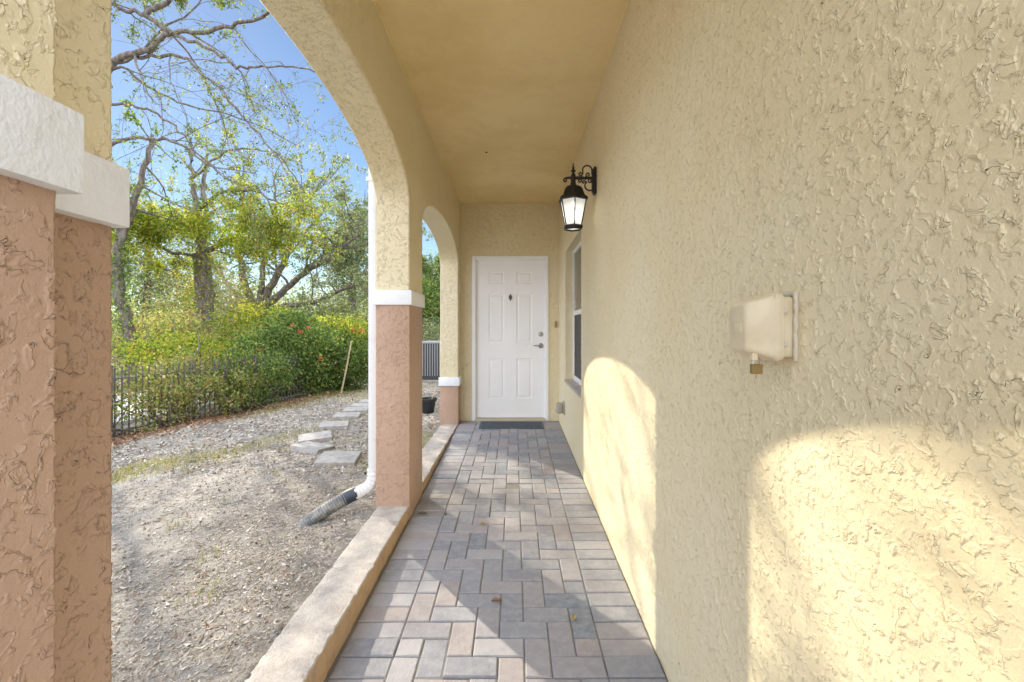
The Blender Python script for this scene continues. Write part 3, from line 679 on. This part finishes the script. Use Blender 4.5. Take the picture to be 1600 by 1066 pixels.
# ---------------------------------------------------------------- stepping stones
stones = [(529, 714, .37, .34, 8, .05), (488, 697, .34, .27, -14, .045), (492, 679, .36, .33, 25, .04), (522, 661, .36, .33, 18, .035), (542, 649, .36, .34, 12, .03), (556, 640, .36, .33, 14, .03), (567, 632, .36, .33, 10, .03), (579, 626, .36, .33, 10, .03)]
names_ = ['nearest and largest grey concrete stepping stone, beside the white downspout', 'tilted pale stepping stone at the left bend of the stone row', 'pale stepping stone just behind the tilted one at the bend', 'fourth stepping stone from the near end, between two wider gaps', 'fifth stepping stone from the near end of the row', 'sixth stepping stone from the near end, small and pale', 'seventh stepping stone, second from the far end of the row', 'farthest stepping stone, partly hidden by the downspout']
for i, ((px, py, sx, sy, rz, up), lb) in enumerate(zip(stones, names_)):
    d = F*(EYE+.05)/(py-VY); x = (px-VX)*d/F
    mb = MB(); mb.box(-sx/2, sx/2, -sy/2, sy/2, -.05, .012, .006, None, 2); bmesh.ops.subdivide_edges(mb.bm, edges=mb.bm.edges, cuts=2)
    for v in mb.bm.verts: v.co += Vector((rs.normal(), rs.normal(), rs.normal()))*.0012
    o = mb.build('stepping_stone', M['slab']); o.location = (x, d, float(gh(np.array(x), np.array(d)))+up*.75); o.rotation_euler = (R([3, -4, 2, 1, 0, 1, 0, 0][i]), R([2, 5, -3, 1, 1, 0, 1, 0][i]), R(rz))
    tag(o, lb, 'stepping stone', 'stepping stones across the yard')

# small things in the yard and on the pavers
sp_ = empty('pipe_stub', (-.98, 1.83, -.02), 'short grey plastic pipe stub sticking up beside the kerb', 'pipe stub')
px_, py_ = -.965, 1.86
MB().lathe([(.015, -.08), (.015, .004), (.018, .004), (.018, .022), (.012, .024), (.010, .012)], (px_, py_, -.025), 16).build('stub', M['greybox'], sp_, True)
def fallen(px, py, ln, rz, mat, lb, grp=None):
    y = 3.
    for _ in range(20): y = F*(EYE-zf(y))/(py-VY)
    x = (px-VX)*y/F
    bm = bmesh.new(); n = 7; V_ = []
    for k in range(n):
        u = k/(n-1); wv = ln*.28*math.sin(math.pi*u**.8)
        zz = ln*.16*math.sin(math.pi*u)
        V_.append([bm.verts.new(((u-.5)*ln, -wv, zz*.4+.01)), bm.verts.new(((u-.5)*ln, 0, zz*.15+.002)), bm.verts.new(((u-.5)*ln, wv, zz*.6+.008))])
    for k in range(n-1):
        for s in (0, 1): bm.faces.new((V_[k][s], V_[k][s+1], V_[k+1][s+1], V_[k+1][s]))
    me = bpy.data.meshes.new('leaf'); bm.to_mesh(me); bm.free()
    o = add('fallen_leaf', me, mat); o.location = (x, y, zf(y)+.002); o.rotation_euler = (0, 0, R(rz)); tag(o, lb, 'leaf', 'dry leaves dropped on the pavers')
M['lf1'] = NT('curled_tan_leaf').fin((.36, .29, .14), .7); M['lf2'] = NT('curled_brown_leaf').fin((.22, .11, .06), .7); M['lf3'] = NT('dark_leaf').fin((.14, .12, .08), .7)
fallen(754, 820, .045, 60, M['lf1'], 'curled tan leaf in the middle of the pavers, beyond the long shadow edge')
fallen(776, 941, .05, 10, M['lf2'], 'reddish brown leaf on the shaded pavers nearest the camera on the left')
fallen(896, 968, .045, 80, M['lf1'], 'small tan leaf on the pavers toward the stucco wall')
fallen(660, 804, .06, 5, M['lf3'], 'dark twig-like leaf by the kerb at the foot of the middle column')
fallen(697, 805, .03, 70, M['lf3'], 'small dark leaf between the kerb leaf and the tan leaf')

# flower pot, air conditioner
pt = empty('plant_pot', (-1.30, 6.95, -.08), 'black plastic plant pot with a dry stick, standing on the gravel beyond the arch', 'plant pot')
g0 = -.075
MB().lathe([(.085, 0), (.09, .01), (.115, .17), (.132, .175), (.135, .215), (.122, .217), (.112, .17), (.05, .16), (.005, .16)], (-1.32, 6.95, g0), 28).build('pot', M['pot'], pt, True)
MB().tube([(-1.28, 6.95, g0+.15), (-1.24, 6.97, g0+.28), (-1.20, 6.99, g0+.42)], .006, 6).build('stick', M['stake'], pt)
ac = empty('air_conditioner', (-1.86, 11.4, -.06), 'grey outdoor air conditioner unit with vertical grille bars beyond the far arch', 'air conditioner')
ax0, ax1, ay0, ay1, az0, az1 = -2.30, -1.38, 11.0, 11.9, -.0, .90
MB().box(ax0+.02, ax1-.02, ay0+.02, ay1-.02, az0+.01, az1-.03).build('coil', M['acd'], ac)
MB().box(ax0-.03, ax1+.03, ay0-.03, ay1+.03, az0-.13, az0-.03, .01).build('concrete_pad', M['slab'], ac)
MB().box(ax0, ax1, ay0, ay1, az0-.03, az0+.07, .004).build('base_pan', M['acd'], ac)
MB().box(ax0-.004, ax1+.004, ay0-.004, ay1+.004, az1-.05, az1, .008).build('top_cover', M['acm'], ac)
mb = MB(); nb = 15
for k in range(nb+1):
    x = ax0+.01+(ax1-ax0-.04)*k/nb; mb.box(x, x+.02, ay0+.001, ay0+.018, az0+.06, az1-.04); y = ay0+.01+(ay1-ay0-.04)*k/nb; mb.box(ax1-.018, ax1-.001, y, y+.02, az0+.06, az1-.04); mb.box(ax0+.001, ax0+.018, y, y+.02, az0+.06, az1-.04)
for x in (ax0, ax1-.05): mb.box(x, x+.05, ay0-.001, ay0+.02, az0+.06, az1-.04)
mb.build('grille', M['acm'], ac)

# ---------------------------------------------------------------- iron fence
fc = empty('iron_fence', (-4.6, 6, -.1), 'dark iron picket fence overgrown with vines along the yard', 'fence')
fpl = [(-5.9, .5)] + fp
for si, (a, b) in enumerate(zip(fpl, fpl[1:])):
    a = Vector((a[0], a[1], 0)); b = Vector((b[0], b[1], 0)); L = (b-a).length; ang = math.atan2(b.y-a.y, b.x-a.x)
    T = Matrix.Translation(a) @ Matrix.Rotation(ang, 4, 'Z'); mb = MB(); n = int(L/.078)
    for k in range(n):
        x = (k+.5)*L/n; mb.box(x-.0065, x+.0065, -.0065, .0065, -.12, .74+.01*rs.rand(), 0, T)
    for zz in (-.02, .60): mb.box(.02, L-.02, -.013, .013, zz, zz+.02, 0, T)
    mb.build('picket_panel', M['fence'], fc)
    mb = MB(); mb.box(-.015, .015, -.015, .015, -.15, .76, .003, T); mb.box(-.018, .018, -.018, .018, .76, .77, .002, T); mb.build('post', M['fence'], fc)
wf = empty('wooden_fence', (-4, 12, -.1), 'dark weathered board fence standing behind the flowering hedge', 'fence')
mb = MB()
for k in range(34):
    x = -5.6+k*.115; mb.box(x, x+.108, 11.9+.006*rs.rand(), 11.925, -.1, .72+.03*rs.rand())
mb.build('board_panel', M['wood'], wf)
for x in (-5.5, -3.9, -2.3): MB().box(x, x+.09, 11.93, 12.02, -.1, .8).build('post', M['wood'], wf)
for (p0, p1, d, lb, r_) in (((532, 617), (549, 533), 9.0, 'pale bamboo stake leaning at the right end of the hedge', .018), ((557, 604), (568, 545), 10.2, 'thin grey stake standing by the dark board fence', .011)):
    a = W(p0[0], p0[1]+4, d); b = W(p1[0], p1[1], d); a[2] = -.12
    o = MB().tube([a, (a+b)/2+np.array([.01, 0, 0]), b], [r_, r_*.95, r_*.8], 8).build('stake', M['stake']); tag(o, lb, 'stake')

# ---------------------------------------------------------------- vegetation
def tube_np(P, Rr, n=6):
    P = np.asarray(P, float); T = np.gradient(P, axis=0); T /= np.linalg.norm(T, axis=1)[:, None]+1e-9
    ref = np.array([0., 0, 1]) if abs(T[0, 2]) < .9 else np.array([1., 0, 0])
    A_ = np.cross(T, ref); A_ /= np.linalg.norm(A_, axis=1)[:, None]+1e-9; B_ = np.cross(A_, T)
    q = np.linspace(0, 2*np.pi, n, endpoint=False)
    V = P[:, None]+(A_[:, None]*np.cos(q)[None, :, None]+B_[:, None]*np.sin(q)[None, :, None])*np.asarray(Rr)[:, None, None]
    i = np.arange(len(P)*n).reshape(len(P), n); j = np.roll(i, -1, axis=1)
    return V.reshape(-1, 3), np.stack([i[:-1].ravel(), j[:-1].ravel(), j[1:].ravel(), i[1:].ravel()], 1)
class Plant:
    def __init__(s, seed): s.r = np.random.RandomState(seed); s.V = []; s.F = []; s.n = 0; s.L = []
    def tube(s, P, Rr, n=6):
        V, Fc = tube_np(P, Rr, n); s.V.append(V); s.F.append(Fc+s.n); s.n += len(V)
    def smooth(s, P, Rr, m=6, jit=.0):
        P = np.asarray(P, float); o = []; rr = []
        for i in range(len(P)-1):
            p0 = P[max(i-1, 0)]; p1 = P[i]; p2 = P[i+1]; p3 = P[min(i+2, len(P)-1)]
            for k in range(m):
                q = k/m; o.append(.5*((2*p1)+(-p0+p2)*q+(2*p0-5*p1+4*p2-p3)*q*q+(-p0+3*p1-3*p2+p3)*q**3)); rr.append(Rr[i]*(1-q)+Rr[i+1]*q)
        o.append(P[-1]); rr.append(Rr[-1]); o = np.array(o)
        if jit: o[1:-1] += s.r.normal(size=o[1:-1].shape)*jit
        return o, np.array(rr)
    def branch(s, p, d, ln, rad, lev, maxlev, leafd, droop=0., kids=5, spread=.75, start=.25):
        n = 7; P = [np.array(p)]; d = np.array(d)/np.linalg.norm(d)
        for k in range(n):
            d = d + s.r.normal(size=3)*.16 + np.array([0, 0, -droop if lev > 0 else 0]); d /= np.linalg.norm(d); P.append(P[-1]+d*ln/n)
        Rr = rad*np.linspace(1, .35, n+1); s.tube(P, Rr, 6 if lev < 2 else 4); s.kids(P, Rr, ln, lev, maxlev, leafd, droop, kids, spread, start)
    def kids(s, P, Rr, ln, lev, maxlev, leafd, droop, kids, spread, start=.25, clf=.55):
        P = np.asarray(P); n = len(P)-1
        if lev >= maxlev:
            m = s.r.poisson(leafd/2.2)
            if m:
                t_ = (s.r.rand(m)**.6)*n; i = np.minimum(t_.astype(int), n-1); q = (t_-i)[:, None]; c_ = P[i]*(1-q)+P[i+1]*q
                c_ = np.repeat(c_, 5, axis=0); s.L.append(c_+s.r.normal(size=c_.shape)*.045)
            return
        for k in range(kids):
            t_ = (start+(1-start)*(k+s.r.rand())/kids)*n; i = min(int(t_), n-1); q = t_-i; b = P[i]*(1-q)+P[i+1]*q
            tg = P[i+1]-P[i]; tg /= np.linalg.norm(tg)+1e-9
            dd = tg + s.r.normal(size=3)*spread; l2 = ln*clf*(.6+.7*s.r.rand())
            s.branch(b, dd, l2, max(Rr[i]*.42, .0028), lev+1, maxlev, leafd, droop, max(3, kids-1), spread)
    def limb(s, pts, r0, r1, maxlev=3, leafd=14, kids=7, droop=.02, spread=.75, clf=.38, nseg=8, start=.2, jit=0.02):
        P, Rr = s.smooth(pts, np.linspace(r0, r1, len(pts)), 6, jit); s.tube(P, Rr, nseg)
        ln = np.linalg.norm(np.diff(P, axis=0), axis=1).sum()
        s.kids(P, Rr, ln, 0, maxlev, leafd, droop, kids, spread, start, clf)
    def blob(s, c, r3, n, hollow=.55, clump=40, cr=.28):
        c = np.array(c); k = s.r.normal(size=(clump, 3)); k /= np.linalg.norm(k, axis=1)[:, None]; k *= (hollow+(1-hollow)*s.r.rand(clump))[:, None]
        cc = c+k*np.array(r3); idx = s.r.randint(0, clump, n); sz = (.5+s.r.rand(clump))*cr
        s.L.append(cc[idx]+s.r.normal(size=(n, 3))*sz[idx][:, None]*np.array(r3))
    def bark(s, name, parent, mat=None):
        return add(name, from_np(name, np.concatenate(s.V), np.concatenate(s.F), True), mat or M['bark'], parent)
    def crown(s, name, parent, mat, ln=.07, wd=.035, zmin=-.1):
        P = np.concatenate(s.L); P = P[(P[:, 2] > zmin)]; return leafobj(name, P, ln, wd, mat, s.r, parent)

def tree_root(name, p, lb, grp='trees beyond the iron fence'):
    return empty(name, (p[0], p[1], -.1), lb, 'tree', grp)
# A: big limbed tree whose boughs cross the top of the view
p = Plant(11); b = W(40, 560, 9.5); b[2] = -.1
tr = tree_root('spreading_tree', b, 'large tree whose long bare boughs cross the sky at the upper left')
p.smooth
q0 = W(95, 170, 9.2)
P_, R_ = p.smooth([b, W(50, 400, 9.4), W(70, 270, 9.3), q0], [.30, .25, .2, .17], 6); p.tube(P_, R_, 10)
L = dict(maxlev=3, leafd=9.0, kids=6, droop=.05, spread=.6, clf=.32)
p.limb([q0, W(180, 98, 9.0), W(225, 79, 8.8), W(270, 53, 8.6), W(337, 45, 8.3), W(409, 28, 8.0), W(480, -20, 7.8)], .07, .018, **{**L, 'leafd': 6, 'kids': 7})
p.limb([W(270, 53, 8.6), W(225, 25, 8.6), W(180, 10, 8.6), W(100, -50, 8.6)], .05, .02, **L)
p.limb([W(275, 56, 8.6), W(340, 85, 8.3), W(375, 105, 8.1), W(430, 103, 8.), W(490, 108, 7.8), W(560, 130, 7.6)], .030, .008, **{**L, 'leafd': 2.5, 'kids': 5})
p.limb([W(180, 98, 9.0), W(240, 88, 8.9), W(285, 90, 8.8), W(320, 120, 8.6), W(370, 170, 8.4), W(425, 235, 8.3), W(470, 290, 8.2)], .036, .009, **{**L, 'leafd': 2.5, 'kids': 5})
p.limb([q0, W(178, 108, 9.3), W(240, 140, 9.5), W(300, 165, 9.6), W(390, 190, 9.6), W(470, 230, 9.6)], .032, .008, **{**L, 'kids': 4})
p.limb([q0, W(178, 163, 9.0), W(230, 172, 9.0), W(280, 205, 9.0), W(330, 260, 9.0), W(390, 300, 9.)], .032, .008, **{**L, 'kids': 4})
p.limb([W(70, 270, 9.3), W(180, 225, 9.0), W(240, 215, 8.9), W(290, 232, 8.8), W(330, 258, 8.8), W(400, 270, 8.7)], .042, .008, **L)
p.limb([W(225, 25, 8.6), W(300, -20, 8.4), W(380, -60, 8.2)], .05, .02, **L)
p.bark('trunk', tr); p.crown('crown', tr, M['leafD'], .055, .025)
# B: slim ivy trunk at the left
p = Plant(12); b = W(208, 560, 10); b[2] = -.1
tr = tree_root('ivy_tree', b, 'slim tree with ivy on its leaning trunk at the far left of the yard')
pts = [b, W(200, 510, 10), W(187, 440, 10), W(188, 380, 10), W(212, 310, 10), W(232, 240, 10), W(238, 210, 10)]
p.limb(pts, .13, .03, maxlev=2, leafd=9, kids=6, spread=.8, clf=.2, start=.5)
for k in range(900):
    u = p.r.rand()*3; i = int(u); c = pts[i]*(1-u+i)+pts[i+1]*(u-i); p.L.append((c+p.r.normal(size=3)*.13)[None])
p.limb([W(190, 380, 10), W(182, 330, 10), W(185, 290, 9.9)], .05, .015, maxlev=2, leafd=16, kids=6, clf=.3)
p.bark('trunk', tr); p.crown('crown', tr, M['leafB'], .085, .045)
# C: thick ivy trunk with a fork
p = Plant(13); b = W(308, 570, 12); b[2] = -.1
tr = tree_root('forked_tree', b, 'thick ivy-clad tree trunk forking in two with bright yellow green boughs')
pts = [b, W(316, 500, 12), W(319, 450, 12), W(314, 395, 12)]
P_, R_ = p.smooth(pts, [.26, .24, .22, .19], 6, .02); p.tube(P_, R_, 10)
for k in range(2600):
    u = p.r.rand()**1.2*3; i = int(u); c = pts[i]*(1-u+i)+pts[i+1]*(u-i); p.L.append((c+p.r.normal(size=3)*np.array([.2, .2, .1]))[None])
L = dict(maxlev=3, leafd=10, kids=6, droop=.03, spread=.7, clf=.38)
f = W(314, 395, 12)
p.limb([f, W(306, 330, 12), W(300, 270, 12), W(298, 215, 12)], .10, .03, maxlev=2, leafd=4, kids=3, spread=.7, clf=.3, start=.5)
p.limb([f, W(322, 340, 12), W(318, 290, 12.2), W(325, 240, 12.3)], .09, .03, maxlev=2, leafd=5, kids=3, spread=.7, clf=.3, start=.5)
p.limb([W(306, 350, 12), W(260, 335, 11.6), W(215, 345, 11.2), W(180, 340, 11)], .07, .02, **L)
p.limb([f, W(360, 372, 11.6), W(410, 350, 11.2), W(450, 355, 11)], .08, .02, **L)
p.limb([W(306, 330, 12), W(350, 300, 11.5), W(400, 300, 11), W(440, 320, 10.8)], .06, .015, **L)
p.limb([W(300, 280, 12), W(350, 240, 11.6), W(410, 235, 11.3), W(450, 260, 11.2)], .035, .01, maxlev=2, leafd=8, kids=5, droop=.03, spread=.7, clf=.38)
p.limb([W(306, 400, 12), W(270, 395, 11.6), W(240, 375, 11.4), W(215, 380, 11.)], .05, .015, **L)
for c, r3, n in ((W(250, 350, 11.2), (.9, .7, .30), 3000), (W(420, 355, 11), (.9, .8, .42), 4600), (W(380, 385, 11.3), (.8, .7, .35), 2500), (W(300, 350, 11), (.7, .6, .4), 2200), (W(210, 380, 11), (.6, .6, .4), 1300)):
    p.blob(c, np.array(r3)*np.array([1.1, 1.1, 1.35]), n, .15, 48, .22)
p.bark('trunk', tr); p.crown('crown', tr, M['leafA'], .07, .034)
# D: many-stemmed tree
p = Plant(14); b = W(400, 540, 15); b[2] = -.1
tr = tree_root('fan_shaped_tree', b, 'many-stemmed tree with bare grey stems fanning out above the hedge')
c0 = W(400, 500, 15)
for e, r0 in (([W(365, 455, 15), W(335, 415, 15), W(320, 360, 15)], .10), ([W(382, 440, 15), W(372, 380, 15), W(380, 320, 15), W(372, 260, 15)], .13), ([W(408, 450, 15), W(414, 400, 15), W(430, 340, 15), W(428, 280, 15)], .11),
              ([W(418, 460, 15), W(448, 400, 15), W(468, 345, 15), W(500, 290, 15)], .15), ([W(432, 465, 14.8), W(478, 425, 14.6), W(520, 400, 14.4), W(560, 365, 14.2)], .13), ([W(440, 480, 14.6), W(490, 472, 14.3), W(530, 455, 14), W(565, 440, 14)], .10), ([W(350, 480, 14.8), W(318, 460, 14.6), W(270, 425, 14.4), W(225, 405, 14.2)], .10)):
    p.limb([b, c0]+e, r0*1.3, .03, maxlev=2, leafd=16, kids=8, droop=.0, spread=.65, clf=.26, start=.45)
p.bark('trunk', tr); p.crown('crown', tr, M['leafC'], .09, .045)
# E, F: tall thin and weeping trees at the right
for sd, bx, d, top, rad3, nl, lb, mt in ((15, 545, 17, 350, (1.5, 1.3, 2.6), 15000, 'dense grey green tree at the right edge of the arch, beside the downspout', 'leafC'),
                                     (16, 600, 20, 360, (1.9, 1.6, 2.6), 9000, 'grey green tree hidden mostly behind the middle column', 'leafC'),
                                     (17, 672, 19, 415, (1.2, 1.3, 1.7), 12000, 'dark green tree seen through the far arch above the air conditioner', 'leafB'),
                                     (18, 700, 24, 390, (2.2, 1.6, 2.6), 9000, 'tree seen through the far arch, farther off and taller', 'leafC'),
                                     (19, 225, 19, 330, (2.2, 1.6, 3.0), 9000, 'hazy pale tree behind the slim ivy trunk', 'leafC'),
                                     (20, 120, 18, 300, (2.2, 1.6, 3.2), 9000, 'tree standing behind the near column', 'leafB')):
    p = Plant(sd); b = W(bx, 560, d); b[2] = -.1; t0 = W(bx, top, d)
    tr = tree_root('leafy_tree', b, lb)
    p.limb([b, (b+t0)/2+np.array([.15, 0, 0]), t0], .18, .05, maxlev=3, leafd=5, kids=9, spread=.8, clf=.33, start=.2)
    cc = W(bx, (top+520)/2, d)
    for k in range(9): p.blob(cc+p.r.normal(size=3)*np.array(rad3)*.42, np.array(rad3)*.42, nl//9, .3, 26, .32)
    p.bark('trunk', tr); p.crown('crown', tr, M[mt], .10, .05, .3)

def shrub(name, seed, c, r3, n, mat, lb, ln=.055, wd=.03, flowers=0, grp='shrubs and vines along the fence', stems=14, hollow=.55, clump=110, cr=.15):
    p = Plant(seed); c = np.array(c); base = np.array([c[0], c[1], -.1]); r3 = np.array(r3)
    rt = empty(name, tuple(base), lb, 'shrub', grp)
    for k in range(stems):
        e = c+p.r.normal(size=3)*r3*.55; e[2] = abs(e[2])+.1; m = (base+e)/2+p.r.normal(size=3)*.12; m[2] = max(m[2], .05)
        P_, R_ = p.smooth([base+p.r.normal(size=3)*np.array([.25, .25, 0])*r3[0], m, e], [.015, .010, .004], 5); p.tube(P_, R_, 4)
    p.blob(c, r3, n, hollow, clump, cr); p.bark('stems', rt); p.crown('foliage', rt, mat, ln, wd)
    if flowers:
        V_ = []; r_ = p.r
        for k in range(flowers):
            q = r_.normal(size=3); q /= np.linalg.norm(q); q[1] = -abs(q[1]); q[2] = abs(q[2])*.9-.1; fcn = c+q*r3*1.08
            V_.append(fcn+r_.normal(size=(16, 3))*.024)
        o = leafobj('blossoms', np.concatenate(V_), .036, .024, M['flower'], r_, rt)
    return rt
# flowering hedge and vines (built at their real distance beside / behind the fence)
shrub('flowering_shrub', 31, (-4.35, 9.0, .68), (.95, .8, .78), 17000, M['leafB'], 'tallest flowering shrub in the hedge, deep green with scattered red blossoms', .06, .032, 6)
shrub('flowering_shrub', 32, (-3.75, 9.7, .48), (.85, .7, .62), 10000, M['leafB'], 'green flowering shrub at the right end of the hedge by the stake', .06, .032, 6)
shrub('flowering_shrub', 33, (-5.2, 8.7, .45), (.8, .7, .50), 9000, M['leafB'], 'lower green shrub left of the tallest flowering one', .055, .03, 3)
shrub('flowering_shrub', 34, (-4.3, 10.3, 1.05), (1.4, .8, .5), 9000, M['leafA'], 'sunlit yellow green shrub top rising behind the flowering hedge', .065, .035, 4)
shrub('vine_shrub', 35, (-4.62, 6.35, .46), (.34, .85, .40), 3600, M['leafY'], 'yellow leaved vine draped over the middle of the iron fence', .045, .024, 0, hollow=.5, clump=90, cr=.16)
shrub('vine_shrub', 36, (-4.95, 5.2, .40), (.30, .7, .42), 2200, M['leafY'], 'sparse reddish vine on the iron fence next to the near column', .045, .024, 0, hollow=.3, clump=80, cr=.2)
shrub('vine_shrub', 37, (-4.28, 7.5, .42), (.45, .8, .48), 7500, M['leafB'], 'green vine mass where the iron fence meets the hedge', .045, .026, 0, hollow=.4, clump=80, cr=.2)
shrub('vine_shrub', 38, (-5.3, 7.2, .78), (.7, .7, .34), 4500, M['leafA'], 'light green bush just behind the iron fence', .055, .028, 0, hollow=.5, clump=70, cr=.2)
shrub('wild_bush', 39, (-7.8, 10.3, .75), (1.5, .9, .85), 9000, M['leafY'], 'pale yellow bush below the slim ivy tree', .07, .035, 0, 'undergrowth between the tree trunks')
shrub('wild_bush', 40, (-6.4, 11.4, .9), (1.2, .8, .9), 8000, M['leafA'], 'yellow green bush beside the thick ivy trunk', .07, .035, 0, 'undergrowth between the tree trunks')
shrub('wild_bush', 41, (-9.0, 13.5, 1.5), (2.0, 1., 1.4), 9000, M['leafY'], 'tall rusty yellow bush between the two ivy trunks', .08, .04, 0, 'undergrowth between the tree trunks')
shrub('wild_bush', 42, (-6.2, 14.5, 1.1), (1.6, 1., 1.3), 8000, M['leafC'], 'grey green bush under the fan-shaped tree', .08, .04, 0, 'undergrowth between the tree trunks')
shrub('wild_bush', 43, (-3.0, 14.5, .6), (1.6, 1., 1.0), 8000, M['leafC'], 'grey green bush behind the air conditioner', .08, .04, 0, 'undergrowth between the tree trunks')
shrub('vine_shrub', 44, (-4.50, 5.9, .30), (.28, .7, .36), 1900, M['leafY'], 'thin yellowish vine hanging through the near stretch of iron fence', .045, .024, 0, hollow=.3, clump=110, cr=.16)
shrub('vine_shrub', 45, (-4.22, 7.0, .28), (.28, .6, .34), 2200, M['leafY'], 'tangled yellow and brown vine at the foot of the fence before the hedge', .045, .024, 0, hollow=.3, clump=110, cr=.16)
shrub('vine_shrub', 46, (-4.85, 4.9, .38), (.25, .5, .36), 1200, M['leafC'], 'thin grey green vine on the leftmost visible stretch of iron fence', .045, .024, 0, hollow=.3, clump=110, cr=.16)
# hanging moss
p = Plant(50)
for (px, py, d) in ((350, 400, 12.5), (345, 430, 12.5), (360, 440, 12.8), (335, 395, 12.2), (185, 520, 9.8), (352, 470, 13)):
    c = W(px, py, d); n = 420; u = p.r.rand(n)
    p.L.append(c+np.stack([p.r.normal(size=n)*.13, p.r.normal(size=n)*.13, -u*1.1], 1))
V_, F_ = leaves(np.concatenate(p.L), .16, .010, p.r); V_ = V_.reshape(-1, 4, 3); cc = V_.mean(1, keepdims=True); dz = V_-cc; dz2 = dz.copy(); dz2[..., 0] *= .35; dz2[..., 1] *= .35; dz2[..., 2] *= 1.3
tag(add('hanging_moss', from_np('hanging_moss', (cc+dz2).reshape(-1, 3), F_), M['moss']), 'pale grey moss hanging beside the thick ivy trunk', 'moss', kind='stuff')
# far wood
p = Plant(60)
for k in range(46):
    a = -3+k*1.55; x = -48+k*1.45; y = 30+6*math.sin(k*1.3); p.blob((x, y, 1.6), (2.2, 2, 2.1+.8*math.sin(k*2.1)), 1700, .3, 24, .3)
V_, F_ = leaves(np.concatenate(p.L), .22, .12, p.r)
tag(add('distant_woods', from_np('distant_woods', V_, F_), M['leafC']), 'low hazy belt of far-off woods closing the view behind all trees', 'woods', kind='stuff')
